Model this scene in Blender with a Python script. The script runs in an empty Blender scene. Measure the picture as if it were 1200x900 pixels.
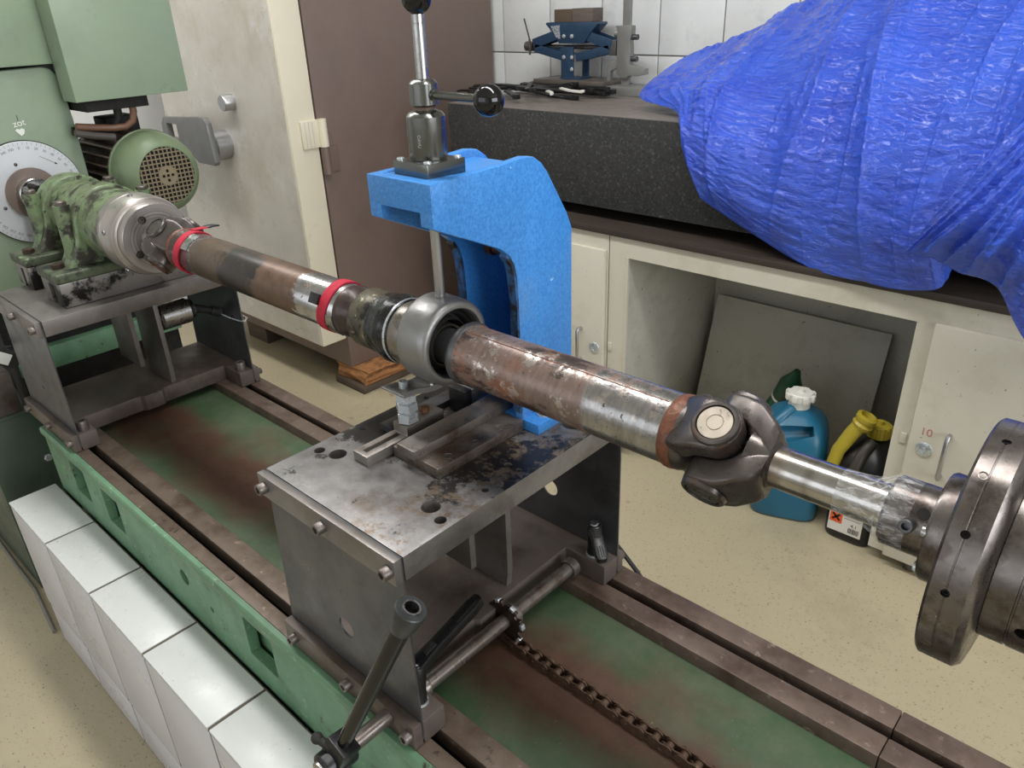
import bpy, bmesh, math, random
from mathutils import Vector, Matrix
from mathutils.noise import noise as mnoise
random.seed(7)
sc = bpy.context.scene
COL = sc.collection
PI = math.pi
# ------------------------------------------------------------------ camera
cam_d = bpy.data.cameras.new('camera')
cam_d.sensor_width = 36.0
cam_d.lens = 26.859
cam_d.clip_start = 0.02
cam = bpy.data.objects.new('camera', cam_d)
COL.objects.link(cam)
_r = Vector((0.737061, 0.674975, -0.033914))
_f = Vector((-0.613599, 0.647318, -0.452190))
_u = _r.cross(_f)
cam.matrix_world = Matrix(((_r.x, _u.x, -_f.x, 0.0), (_r.y, _u.y, -_f.y, 0.0), (_r.z, _u.z, -_f.z, 1.69), (0, 0, 0, 1)))
sc.camera = cam
# ------------------------------------------------------------------ world, lights, exposure
world = bpy.data.worlds.new('world'); sc.world = world
world.use_nodes = True
_bg = world.node_tree.nodes['Background']
_bg.inputs[0].default_value = (0.86, 0.92, 1.0, 1)
_bg.inputs[1].default_value = 1.0
def area(name, loc, target, sx, sy, power, col=(1, 1, 1)):
    l = bpy.data.lights.new(name, 'AREA'); l.shape = 'RECTANGLE'; l.size = sx; l.size_y = sy
    l.energy = power; l.color = col
    o = bpy.data.objects.new(name, l); COL.objects.link(o)
    o.location = loc
    o.rotation_euler = (Vector(target) - Vector(loc)).to_track_quat('-Z', 'Y').to_euler()
    return o
# daylight entering by the windows of the right wall and of the near wall
area('window_daylight_right', (3.95, 0.6, 2.1), (0, 0.6, 1.5), 3.6, 1.9, 128, (0.94, 0.97, 1.0))
area('window_daylight_near', (-1.6, -3.35, 2.2), (-1.6, 0, 1.5), 4.4, 1.9, 26, (0.95, 0.98, 1.0))
# fluorescent ceiling lamps
area('ceiling_lamp_light_a', (-0.4, 1.0, 3.42), (-0.4, 1.0, 0), 2.4, 0.35, 52, (1.0, 0.99, 0.98))
area('ceiling_lamp_light_b', (-3.0, 0.9, 3.42), (-3.0, 0.9, 0), 2.4, 0.35, 56, (1.0, 0.99, 0.98))
sc.view_settings.view_transform = 'Standard'
sc.view_settings.look = 'None'
sc.view_settings.gamma = 1.0
sc.view_settings.use_curve_mapping = False
sc.view_settings.exposure = 0.0
# ------------------------------------------------------------------ materials
def lin(c):
    f = lambda v: v / 12.92 if v <= 0.04045 else ((v + 0.055) / 1.055) ** 2.4
    return tuple(f(x / 255.0) for x in c[:3]) + (1.0,)
class N:
    """small node tree helper"""
    def __init__(s, name):
        s.m = bpy.data.materials.new(name); s.m.use_nodes = True
        s.t = s.m.node_tree; s.b = s.t.nodes['Principled BSDF']
        s.tc = s.t.nodes.new('ShaderNodeTexCoord')
        oi = s.t.nodes.new('ShaderNodeObjectInfo')
        mu = s.t.nodes.new('ShaderNodeMath'); mu.operation = 'MULTIPLY'; mu.inputs[1].default_value = 31.7
        s.l(oi.outputs['Random'], mu.inputs[0])
        va = s.t.nodes.new('ShaderNodeVectorMath'); va.operation = 'ADD'
        s.l(s.tc.outputs['Object'], va.inputs[0]); s.l(mu.outputs[0], va.inputs[1])
        s.vec = va.outputs[0]; s.obj = s.tc.outputs['Object']
    def l(s, a, b): s.t.links.new(a, b)
    def noise(s, scale, detail=5, rough=0.6, stretch=None, dist=0.0, fixed=False):
        n = s.t.nodes.new('ShaderNodeTexNoise'); n.inputs['Scale'].default_value = scale
        n.inputs['Detail'].default_value = detail; n.inputs['Roughness'].default_value = rough
        n.inputs['Distortion'].default_value = dist
        v = s.obj if fixed else s.vec
        if stretch:
            mp = s.t.nodes.new('ShaderNodeMapping'); mp.inputs['Scale'].default_value = stretch
            s.l(v, mp.inputs['Vector']); v = mp.outputs[0]
        s.l(v, n.inputs['Vector'])
        return n.outputs['Fac']
    def rng(s, a, lo, hi, o0=0.0, o1=1.0):
        n = s.t.nodes.new('ShaderNodeMapRange')
        for k, v in ((1, lo), (2, hi), (3, o0), (4, o1)): n.inputs[k].default_value = v
        s.l(a, n.inputs[0]); return n.outputs[0]
    def mix(s, fac, a, b):
        n = s.t.nodes.new('ShaderNodeMix'); n.data_type = 'RGBA'
        for sock, v in ((n.inputs[0], fac), (n.inputs[6], a), (n.inputs[7], b)):
            if isinstance(v, (int, float, tuple)): sock.default_value = v
            else: s.l(v, sock)
        return n.outputs[2]
    def mixf(s, fac, a, b):
        n = s.t.nodes.new('ShaderNodeMix'); n.data_type = 'FLOAT'
        for sock, v in ((n.inputs[0], fac), (n.inputs[2], a), (n.inputs[3], b)):
            if isinstance(v, (int, float)): sock.default_value = v
            else: s.l(v, sock)
        return n.outputs[0]
    def math(s, op, a, b=0.0):
        n = s.t.nodes.new('ShaderNodeMath'); n.operation = op
        for sock, v in ((n.inputs[0], a), (n.inputs[1], b)):
            if isinstance(v, (int, float)): sock.default_value = v
            else: s.l(v, sock)
        return n.outputs[0]
    def sep(s):
        n = s.t.nodes.new('ShaderNodeSeparateXYZ'); s.l(s.obj, n.inputs[0]); return n.outputs
    def put(s, key, v):
        if isinstance(v, (int, float, tuple)): s.b.inputs[key].default_value = v
        else: s.l(v, s.b.inputs[key])
    def bump(s, h, strength, dist=0.002):
        n = s.t.nodes.new('ShaderNodeBump'); n.inputs['Strength'].default_value = strength
        n.inputs['Distance'].default_value = dist
        s.l(h, n.inputs['Height']); s.l(n.outputs[0], s.b.inputs['Normal'])
def mat(name, rgb, rough=0.5, metal=0.0, var=0.12, vs=9.0, spots=(), bump=0.0, bs=120.0, bd=0.001, rv=0.12, coat=0.0, stretch=None):
    n = N(name)
    c = lin(rgb)
    lo = tuple(x * (1 - var) for x in c[:3]) + (1,); hi = tuple(min(1, x * (1 + var)) for x in c[:3]) + (1,)
    col = n.mix(n.rng(n.noise(vs, 6, 0.65, stretch), 0.3, 0.7), lo, hi)
    ro = n.rng(n.noise(vs * 2.3, 4, 0.6, stretch), 0.3, 0.7, max(0.02, rough - rv), min(1, rough + rv))
    me = metal
    for sp in spots:
        srgb, sscale, slo, shi = sp[:4]
        st = sp[4] if len(sp) > 4 else None
        fac = n.rng(n.noise(sscale, 7, 0.68, st), slo, shi)
        col = n.mix(fac, col, lin(srgb))
        if len(sp) > 5:
            ro = n.mixf(fac, ro, sp[5]); me = n.mixf(fac, me, sp[6])
    n.put('Base Color', col); n.put('Roughness', ro); n.put('Metallic', me)
    if coat: n.put('Coat Weight', coat)
    if bump: n.bump(n.noise(bs, 3, 0.55), bump, bd)
    return n.m
def bandmat(name, stops, axis=0, wob=0.03, ws=14.0, var=0.25, vs=45.0, bump=0.0, spots=(), stretch=None):
    """colour, roughness and metal change along one axis of the thing: stops = (pos, rgb, rough, metal)"""
    n = N(name)
    x = n.sep()[axis]
    nz = n.rng(n.noise(ws, 6, 0.7, fixed=True), 0.25, 0.75, -wob, wob)
    x = n.math('ADD', x, nz)
    col, ro, me = lin(stops[0][1]), stops[0][2], stops[0][3]
    for a, b in zip(stops, stops[1:]):
        f = n.rng(x, b[0] - 0.004, b[0] + 0.004)
        col = n.mix(f, col, lin(b[1])); ro = n.mixf(f, ro, b[2]); me = n.mixf(f, me, b[3])
    v = n.rng(n.noise(vs, 7, 0.7, stretch, fixed=True), 0.3, 0.72, 1 - var, 1 + var)
    mu = n.t.nodes.new('ShaderNodeVectorMath'); mu.operation = 'SCALE'
    if isinstance(col, tuple): mu.inputs[0].default_value = col[:3]
    else: n.l(col, mu.inputs[0])
    n.l(v, mu.inputs['Scale']); col = mu.outputs[0]
    for sp in spots:
        fac = n.rng(n.noise(sp[1], 7, 0.7, sp[4] if len(sp) > 4 else None, fixed=True), sp[2], sp[3])
        col = n.mix(fac, col, lin(sp[0]))
        if len(sp) > 5:
            ro = n.mixf(fac, ro, sp[5]); me = n.mixf(fac, me, sp[6])
    n.put('Base Color', col); n.put('Roughness', ro); n.put('Metallic', me)
    if bump: n.bump(n.noise(160, 4, 0.6, fixed=True), bump, 0.001)
    return n.m
# ------------------------------------------------------------------ mesh building
def frame(d):
    d = Vector(d).normalized()
    a = Vector((0, 0, 1)) if abs(d.z) < 0.9 else Vector((0, 1, 0))
    u = d.cross(a).normalized(); return d, u, d.cross(u).normalized()
class MB:
    def __init__(s): s.v = []; s.f = []
    def add(s, vs, fs):
        o = len(s.v); s.v += [tuple(p) for p in vs]; s.f += [tuple(i + o for i in f) for f in fs]; return s
    def box(s, x0, x1, y0, y1, z0, z1):
        return s.add([(x0, y0, z0), (x1, y0, z0), (x1, y1, z0), (x0, y1, z0), (x0, y0, z1), (x1, y0, z1), (x1, y1, z1), (x0, y1, z1)],
                     [(0, 3, 2, 1), (4, 5, 6, 7), (0, 1, 5, 4), (1, 2, 6, 5), (2, 3, 7, 6), (3, 0, 4, 7)])
    def obox(s, c, ax, h):
        c = Vector(c); A = [Vector(a).normalized() * k for a, k in zip(ax, h)]
        P = [c + A[0] * i + A[1] * j + A[2] * k for k in (-1, 1) for j in (-1, 1) for i in (-1, 1)]
        return s.add(P, [(0, 2, 3, 1), (4, 5, 7, 6), (0, 1, 5, 4), (1, 3, 7, 5), (3, 2, 6, 7), (2, 0, 4, 6)])
    def lathe(s, o, d, prof, seg=32, rot=0.0, loop=False):
        """prof: (t, r) along direction d from o; ends are capped"""
        o = Vector(o); d, u, w = frame(d); vs = []; fs = []
        for t, r in prof:
            for k in range(seg):
                a = 2 * PI * k / seg + rot
                vs.append(o + d * t + (u * math.cos(a) + w * math.sin(a)) * max(r, 1e-5))
        n = len(prof)
        for i in range(n - 1):
            for k in range(seg):
                k2 = (k + 1) % seg
                fs.append((i * seg + k, i * seg + k2, (i + 1) * seg + k2, (i + 1) * seg + k))
        if loop:
            for k in range(seg): fs.append(((n - 1) * seg + k, (n - 1) * seg + (k + 1) % seg, (k + 1) % seg, k))
        else:
            fs.append(tuple(range(seg - 1, -1, -1))); fs.append(tuple((n - 1) * seg + k for k in range(seg)))
        return s.add(vs, fs)
    def loft(s, secs, seg=28, p=3.0):
        """secs: (centre, a axis, half a, b axis, half b); super-ellipse sections joined into one skin"""
        vs = []; fs = []
        for c, a, ha, b, hb in secs:
            c = Vector(c); a = Vector(a); b = Vector(b)
            for k in range(seg):
                t = 2 * PI * k / seg; ct, st = math.cos(t), math.sin(t)
                vs.append(c + a * (ha * math.copysign(abs(ct) ** (2 / p), ct)) + b * (hb * math.copysign(abs(st) ** (2 / p), st)))
        n = len(secs)
        for i in range(n - 1):
            for k in range(seg): fs.append((i * seg + k, i * seg + (k + 1) % seg, (i + 1) * seg + (k + 1) % seg, (i + 1) * seg + k))
        fs.append(tuple(range(seg - 1, -1, -1))); fs.append(tuple((n - 1) * seg + k for k in range(seg)))
        return s.add(vs, fs)
    def cyl(s, p0, p1, r0, r1=None, seg=24, ch=0.0):
        p0 = Vector(p0); p1 = Vector(p1); L = (p1 - p0).length; r1 = r0 if r1 is None else r1
        pr = [(0, r0), (L, r1)] if not ch else [(0, r0 - ch), (ch, r0), (L - ch, r1), (L, r1 - ch)]
        return s.lathe(p0, p1 - p0, pr, seg)
    def prism(s, poly, o, a, b, n, t0, t1):
        """polygon in the (a, b) plane at o, extruded along n from t0 to t1"""
        o = Vector(o); a = Vector(a); b = Vector(b); n = Vector(n); k = len(poly)
        vs = [o + a * p[0] + b * p[1] + n * t for t in (t0, t1) for p in poly]
        fs = [tuple(range(k - 1, -1, -1)), tuple(range(k, 2 * k))] + [(i, (i + 1) % k, (i + 1) % k + k, i + k) for i in range(k)]
        return s.add(vs, fs)
    def tube(s, path, r, seg=10):
        P = [Vector(p) for p in path]; vs = []; fs = []; up = None
        for i, p in enumerate(P):
            t = (P[min(i + 1, len(P) - 1)] - P[max(i - 1, 0)]).normalized()
            if up is None: _, up, _ = frame(t)
            up = (up - t * up.dot(t)).normalized(); w = t.cross(up)
            rr = r[i] if isinstance(r, (list, tuple)) else r
            for k in range(seg):
                a = 2 * PI * k / seg; vs.append(p + (up * math.cos(a) + w * math.sin(a)) * rr)
        for i in range(len(P) - 1):
            for k in range(seg):
                k2 = (k + 1) % seg; fs.append((i * seg + k, i * seg + k2, (i + 1) * seg + k2, (i + 1) * seg + k))
        fs.append(tuple(range(seg - 1, -1, -1))); fs.append(tuple((len(P) - 1) * seg + k for k in range(seg)))
        return s.add(vs, fs)
    def ball(s, c, r, seg=24, rings=14, sq=(1, 1, 1)):
        c = Vector(c); pr = []
        o = len(s.v); s.lathe((0, 0, 0), (0, 0, 1), [(-r * math.cos(PI * i / rings), r * math.sin(PI * i / rings)) for i in range(rings + 1)], seg)
        for i in range(o, len(s.v)):
            p = s.v[i]; s.v[i] = (c.x + p[0] * sq[0], c.y + p[1] * sq[1], c.z + p[2] * sq[2])
        return s
    def strip(s, path, wdir, w, t):
        """flat band of width w and thickness t following path; wdir is the width direction"""
        P = [Vector(p) for p in path]; wd = Vector(wdir).normalized() * (w / 2); vs = []; fs = []
        for i, p in enumerate(P):
            tg = (P[min(i + 1, len(P) - 1)] - P[max(i - 1, 0)]).normalized()
            nn = tg.cross(wd).normalized() * (t / 2)
            vs += [p - wd - nn, p + wd - nn, p + wd + nn, p - wd + nn]
        for i in range(len(P) - 1):
            for k in range(4):
                fs.append((i * 4 + k, i * 4 + (k + 1) % 4, i * 4 + 4 + (k + 1) % 4, i * 4 + 4 + k))
        e = 4 * (len(P) - 1); fs += [(3, 2, 1, 0), (e, e + 1, e + 2, e + 3)]
        return s.add(vs, fs)
    def mesh(s, name, loc=(0, 0, 0), bevel=0.0, ang=38.0, seg=2):
        me = bpy.data.meshes.new(name)
        me.from_pydata([(p[0] - loc[0], p[1] - loc[1], p[2] - loc[2]) for p in s.v], [], s.f)
        bm = bmesh.new(); bm.from_mesh(me)
        bmesh.ops.recalc_face_normals(bm, faces=bm.faces)
        if bevel:
            es = [e for e in bm.edges if len(e.link_faces) == 2 and e.calc_face_angle(0) > 0.6]
            bmesh.ops.bevel(bm, geom=es, offset=bevel, offset_type='OFFSET', segments=seg, profile=0.6, affect='EDGES', clamp_overlap=True)
        bm.to_mesh(me); bm.free()
        me.polygons.foreach_set('use_smooth', [True] * len(me.polygons))
        me.set_sharp_from_angle(angle=math.radians(ang))
        me.update()
        return me
def rootloc(p):
    x = Vector((0, 0, 0))
    while p is not None: x = x + p.location; p = p.parent
    return x
def obj(name, mb, m, parent=None, bevel=0.0, ang=38.0, loc=None, label=None, seg=2, kind=None):
    """one mesh object; mb is in world coordinates"""
    base = rootloc(parent) if parent is not None else Vector((0, 0, 0))
    L = Vector(loc) if loc is not None else base
    me = mb.mesh(name, L, bevel, ang, seg) if isinstance(mb, MB) else mb
    if m: me.materials.append(m)
    o = bpy.data.objects.new(name, me); COL.objects.link(o)
    o.parent = parent; o.location = L - base
    if label: o['label'] = label
    if kind: o['kind'] = kind
    return o
def tag(o, label, cat, group=None, kind=None):
    o['label'] = label; o['category'] = cat
    if group: o['group'] = group
    if kind: o['kind'] = kind
    return o
def thing(name, label, cat, loc, group=None):
    o = bpy.data.objects.new(name, None); COL.objects.link(o); o.empty_display_size = 0.05
    o.location = loc; return tag(o, label, cat, group)
def one(name, mb, m, label, cat, loc=None, group=None, bevel=0.0, ang=38.0, seg=2):
    """a thing that is one mesh, origin at the base centre of its bounds"""
    if loc is None:
        xs, ys, zs = zip(*mb.v); loc = ((min(xs) + max(xs)) / 2, (min(ys) + max(ys)) / 2, min(zs))
    return tag(obj(name, mb, m, None, bevel, ang, loc, seg=seg), label, cat, group)
def struct(name, mb, m, label=None, bevel=0.0):
    o = obj(name, mb, m, None, bevel); o['kind'] = 'structure'
    if label: o['label'] = label
    return o
def cut(o, mb):
    """carve real holes: exact boolean, result baked into the mesh"""
    me = mb.mesh('cutter'); c = bpy.data.objects.new('cutter', me); COL.objects.link(c)
    bpy.context.view_layer.update()
    md = o.modifiers.new('cut', 'BOOLEAN'); md.operation = 'DIFFERENCE'; md.object = c; md.solver = 'EXACT'
    bpy.context.view_layer.update()
    dg = bpy.context.evaluated_depsgraph_get()
    nm = bpy.data.meshes.new_from_object(o.evaluated_get(dg))
    o.modifiers.clear(); old = o.data; nm.name = old.name; o.data = nm
    bpy.data.objects.remove(c); bpy.data.meshes.remove(me)
    nm.polygons.foreach_set('use_smooth', [True] * len(nm.polygons)); nm.set_sharp_from_angle(angle=math.radians(38))
    return o
def text(name, body, size, o, right, up, m, parent, depth=0.0006, align='CENTER'):
    cu = bpy.data.curves.new(name, 'FONT'); cu.body = body; cu.size = size; cu.extrude = depth; cu.align_x = align; cu.align_y = 'CENTER'
    t = bpy.data.objects.new(name, cu); COL.objects.link(t)
    right = Vector(right).normalized(); up = Vector(up).normalized(); nn = right.cross(up)
    bpy.context.view_layer.update()
    me = bpy.data.meshes.new_from_object(t.evaluated_get(bpy.context.evaluated_depsgraph_get()))
    bpy.data.objects.remove(t)
    base = rootloc(parent) if parent is not None else Vector((0, 0, 0)); o = Vector(o)
    for v in me.vertices:
        v.co = o + right * v.co.x + up * v.co.y + nn * v.co.z - base
    me.materials.clear(); me.materials.append(m)
    x = bpy.data.objects.new(name, me); COL.objects.link(x); x.parent = parent
    return x
def socket_screw(p, d, r, h, m, parent, name='socket_screw'):
    """cap screw with a recessed socket, head seat at p, standing out along d"""
    mb = MB().lathe(p, d, [(0, r), (h * 0.9, r), (h, r * 0.9), (h, r * 0.56), (h * 0.45, r * 0.52), (h * 0.4, 0.0)], 18)
    return obj(name, mb, m, parent)
def hexhead(p, d, r, h, m, parent, name='hex_bolt', rot=0.0):
    mb = MB().lathe(p, d, [(0, r), (h * 0.85, r), (h, r * 0.86)], 6, rot)
    return obj(name, mb, m, parent)
# ------------------------------------------------------------------ palette
M = {}
M['floor'] = mat('floor_coating', (172, 161, 134), 0.42, 0, 0.05, 1.6, spots=[((150, 140, 116), 2.2, 0.52, 0.78), ((66, 58, 46), 110, 0.615, 0.65, (1.0, 1.7, 1.0)), ((96, 88, 70), 60, 0.66, 0.70), ((120, 110, 92), 14, 0.64, 0.76)], bump=0.15, bs=30, bd=0.001)
M['wall'] = mat('wall_paint', (222, 222, 220), 0.7, 0, 0.03, 3)
M['ceil'] = mat('ceiling_paint', (215, 213, 206), 0.8, 0, 0.03, 3)
M['tile'] = mat('glazed_tile', (222, 224, 224), 0.22, 0, 0.03, 14, spots=[((196, 200, 204), 9, 0.55, 0.8)], rv=0.05)
M['grout'] = mat('wall_grout', (150, 146, 140), 0.85, 0, 0.1, 40)
M['ptile'] = mat('plinth_tile', (206, 208, 205), 0.3, 0, 0.025, 5, spots=[((194, 197, 193), 5, 0.5, 0.8), ((120, 116, 104), 150, 0.655, 0.68)], rv=0.05)
M['ftile'] = mat('plinth_front_tile', (204, 204, 210), 0.3, 0, 0.015, 3, rv=0.04)
M['pgrout'] = mat('plinth_grout', (92, 84, 74), 0.9, 0, 0.15, 60)
M['green'] = mat('bed_green_paint', (100, 138, 108), 0.5, 0, 0.12, 7, spots=[((80, 108, 84), 6, 0.48, 0.75), ((146, 172, 148), 60, 0.62, 0.67), ((62, 58, 46), 24, 0.63, 0.68)])
M['hgreen'] = mat('housing_green_paint', (138, 155, 132), 0.38, 0, 0.05, 3, spots=[((126, 141, 122), 4, 0.5, 0.8)], bump=0.12, bs=220)
M['castgreen'] = mat('worn_green_casting', (110, 128, 94), 0.42, 0, 0.12, 18, spots=[((92, 98, 74), 14, 0.46, 0.62), ((36, 33, 27), 22, 0.54, 0.61), ((44, 40, 32), 8, 0.54, 0.62)], bump=0.4, bs=90, bd=0.002)
M['rail'] = mat('rail_iron', (108, 94, 82), 0.45, 0.35, 0.14, 14, spots=[((80, 64, 52), 9, 0.46, 0.66), ((146, 130, 114), 60, 0.62, 0.68), ((56, 46, 38), 30, 0.62, 0.68)])
M['railfar'] = mat('rail_iron_rusty', (106, 90, 80), 0.48, 0.3, 0.14, 14, spots=[((76, 60, 50), 9, 0.46, 0.66), ((132, 116, 104), 50, 0.60, 0.67), ((176, 124, 70), 40, 0.66, 0.70)])
M['slot'] = mat('slot_dark_brown', (30, 24, 19), 0.7, 0.1, 0.3, 20)  # near-black brown for the slot floors and pocket washers
M['steel'] = mat('plate_steel', (126, 121, 117), 0.42, 0.55, 0.10, 8, spots=[((98, 90, 84), 5, 0.46, 0.72), ((74, 68, 64), 12, 0.6, 0.75)], bump=0.08, bs=300)
M['dsteel'] = mat('dark_spring_steel', (88, 88, 90), 0.38, 0.5, 0.14, 6, spots=[((62, 61, 62), 7, 0.48, 0.72), ((112, 111, 111), 13, 0.6, 0.8)])
M['basesteel'] = mat('oily_base_plate', (104, 94, 88), 0.48, 0.4, 0.14, 7, spots=[((66, 52, 42), 5, 0.48, 0.7)])
M['shiny'] = mat('machined_steel', (168, 167, 166), 0.28, 1.0, 0.05, 30, spots=[((136, 130, 124), 30, 0.58, 0.8)])
M['alu'] = mat('brushed_aluminium', (176, 176, 178), 0.34, 0.9, 0.03, 60, rv=0.05)
M['screw'] = mat('screw_steel', (112, 105, 100), 0.42, 0.7, 0.15, 60)
M['zinc'] = mat('zinc_plated', (204, 210, 214), 0.3, 0.65, 0.05, 40)
M['black'] = mat('black_plastic', (22, 22, 23), 0.35, 0, 0.2, 30, rv=0.08)
M['matblack'] = mat('matt_black_rubber', (30, 29, 28), 0.7, 0, 0.2, 30)
M['dark'] = mat('dark_void_metal', (24, 22, 20), 0.8, 0.1, 0.2, 12)
# ------------------------------------------------------------------ room
fl = struct('floor', MB().box(-4.6, 4.0, -3.4, 3.0, -0.08, 0.0), M['floor'], 'beige coated workshop floor with scuffs')
wb = struct('wall_back', MB().box(-4.6, 4.0, 3.012, 3.15, 0, 3.6), M['grout'], 'back wall with large white glazed tiles')
tx0 = -2.81 - 0.2965 * 2
tile_me = None
for i in range(12):
    for j, (z0, z1) in enumerate(((1.086, 1.443), (1.449, 1.806), (1.812, 2.169))):
        x0 = tx0 + i * 0.2965
        if tile_me is None:
            tile_me = MB().box(0.003, 0.2935, -0.012, 0.0, 0.0, 0.357).mesh('tile', (0, 0, 0), 0.0015)
            tile_me.materials.append(M['tile'])
        t = bpy.data.objects.new('tile', tile_me); COL.objects.link(t); t.parent = wb; t.location = (x0, 3.012 + 0.0012 * random.random(), z0)
struct('wall_left', MB().box(-4.75, -4.6, -3.4, 3.0, 0, 3.6), M['wall'], 'plain white side wall')
# right wall and near wall with window openings
def wall_with_window(name, axis, pos, t, a0, a1, w0, w1, z0, z1):
    mb = MB()
    for (p0, p1, q0, q1) in ((a0, w0, 0, 3.6), (w1, a1, 0, 3.6), (w0, w1, 0, z0), (w0, w1, z1, 3.6)):
        if axis == 'x': mb.box(pos, pos + t, p0, p1, q0, q1)
        else: mb.box(p0, p1, pos, pos + t, q0, q1)
    return struct(name, mb, M['wall'])
wall_with_window('wall_right', 'x', 4.0, 0.15, -3.4, 3.0, -1.2, 2.4, 1.15, 3.05)
wall_with_window('wall_near', 'y', -3.55, 0.15, -4.6, 4.0, -3.8, 0.6, 1.25, 3.15)
struct('ceiling', MB().box(-4.6, 4.0, -3.4, 3.0, 3.6, 3.7), M['ceil'], 'pale ceiling')
# ------------------------------------------------------------------ tiled plinth
pl = struct('tiled_plinth', MB().box(-2.205, 0.6, 0.3125, 0.434, 0.0, 0.4935), M['pgrout'], 'low plinth clad in white tiles beside the green bed')
P = 0.279
top_me = MB().box(0.004, P - 0.004, 0.0, 0.121, 0, 0.009).mesh('tile', (0, 0, 0), 0.0018); top_me.materials.append(M['ptile'])
fr_me = MB().box(0.004, P - 0.004, -0.008, 0.0, 0.001, 0.339).mesh('tile', (0, 0, 0), 0.0015); fr_me.materials.append(M['ftile'])
fb_me = MB().box(0.004, P - 0.004, -0.008, 0.0, 0.003, 0.137).mesh('tile', (0, 0, 0), 0.0015); fb_me.materials.append(M['ftile'])
en_me = MB().box(-0.008, 0.0, 0.002, 0.112, 0, 0.342).mesh('tile', (0, 0, 0), 0.0015); en_me.materials.append(M['ftile'])
for i in range(10):
    x0 = -2.222 + i * P
    for me, dx, y, z in ((top_me, 0, 0.310, 0.487), (fr_me, 0.0, 0.319, 0.143), (fb_me, 0.012, 0.3195, 0.0)):
        t = bpy.data.objects.new('tile', me); COL.objects.link(t); t.parent = pl; t.location = (x0 + dx, y, z)
t = bpy.data.objects.new('tile', en_me); COL.objects.link(t); t.parent = pl; t.location = (-2.205, 0.32, 0.143)
# ------------------------------------------------------------------ machine bed
BX0, BX1 = -2.19, 0.62
bed = thing('machine_bed', 'long green cast-iron bed with two slotted brown rails', 'machine bed', (-0.8, 0.712, 0.0))
obj('bed_core', MB().box(BX0, BX1, 0.47, 0.985, 0.0, 0.63), M['green'], bed)
sw = obj('side_wall', MB().prism([(0.441, 0.487), (0.462, 0.487), (0.462, 0.654), (0.448, 0.654), (0.448, 0.6895), (0.438, 0.6895), (0.434, 0.684), (0.434, 0.672), (0.441, 0.660)], (0, 0, 0), (0, 1, 0), (0, 0, 1), (1, 0, 0), BX0, BX1), M['green'], bed)
cw = MB()
for x0, x1 in ((-2.03, -1.935), (-1.825, -1.73), (-1.155, -1.055), (-0.35, -0.25)):
    cw.box(x0, x1, 0.42, 0.48, 0.552, 0.648)
cw.cyl((-1.41, 0.42, 0.60), (-1.41, 0.48, 0.60), 0.019); cw.cyl((-1.30, 0.42, 0.575), (-1.30, 0.48, 0.575), 0.007)
cut(sw, cw)
for x in (-1.95, -1.745, -1.075, -0.27):
    hexhead((x, 0.4705, 0.585), (0, -1, 0), 0.011, 0.016, M['zinc'], bed, 'pocket_bolt')
    obj('washer', MB().cyl((x, 0.4715, 0.585), (x, 0.4655, 0.585), 0.019), M['slot'], bed)
for (y0, y1, mm) in ((0.4485, 0.478, 'rail'), (0.4975, 0.541, 'rail'), (0.884, 0.926, 'railfar'), (0.9455, 0.989, 'railfar')):
    segs = ((BX0, BX1),) if mm == 'rail' else ((BX0, -0.1355), (-0.1345, BX1))
    for a, b in segs:
        obj('rail', MB().box(a, b, y0, y1, 0.655, 0.69), M[mm], bed, 0.0025)
obj('slot_floor', MB().box(BX0, BX1, 0.465, 0.51, 0.625, 0.637).box(BX0, BX1, 0.915, 0.96, 0.625, 0.637), M['slot'], bed)
obj('outer_wall', MB().box(BX0, BX1, 0.955, 0.985, 0.2, 0.6555), M['green'], bed, 0.003)
# pan: green paint worn to rust along the middle
n = N('bed_pan_paint')
yy = n.math('ABSOLUTE', n.sep()[1])
rf = n.math('ADD', n.rng(yy, 0.165, 0.02), n.rng(n.noise(2.6, 3, 0.5, (1, 1.6, 1), fixed=True), 0.3, 0.7, -0.62, 0.62))
rf = n.math('ADD', rf, n.rng(n.noise(40, 5, 0.7, fixed=True), 0.3, 0.7, -0.10, 0.10))
col = n.mix(n.rng(n.noise(9, 6, 0.7), 0.35, 0.7), lin((54, 80, 50)), lin((86, 95, 74)))
col = n.mix(n.rng(rf, 0.12, 0.72), col, n.mix(n.rng(n.noise(30, 6, 0.7), 0.3, 0.7), lin((74, 50, 37)), lin((92, 66, 50))))
col = n.mix(n.rng(n.noise(170, 3, 0.6), 0.70, 0.76), col, lin((128, 124, 96)))
n.put('Base Color', col); n.put('Roughness', 0.62)
M['pan'] = n.m
obj('pan', MB().box(BX0, BX1, 0.541, 0.884, 0.62, 0.662), M['pan'], bed)
# round plugs let into the near rail
for x, y in ((-1.225, 0.464), (-0.93, 0.46)):
    obj('plug', MB().lathe((x, y, 0.688), (0, 0, 1), [(0, 0.0105), (0.0028, 0.0105), (0.0028, 0.0085), (0.0023, 0.0083), (0.0023, 0)], 24), M['rail'], bed)
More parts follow.
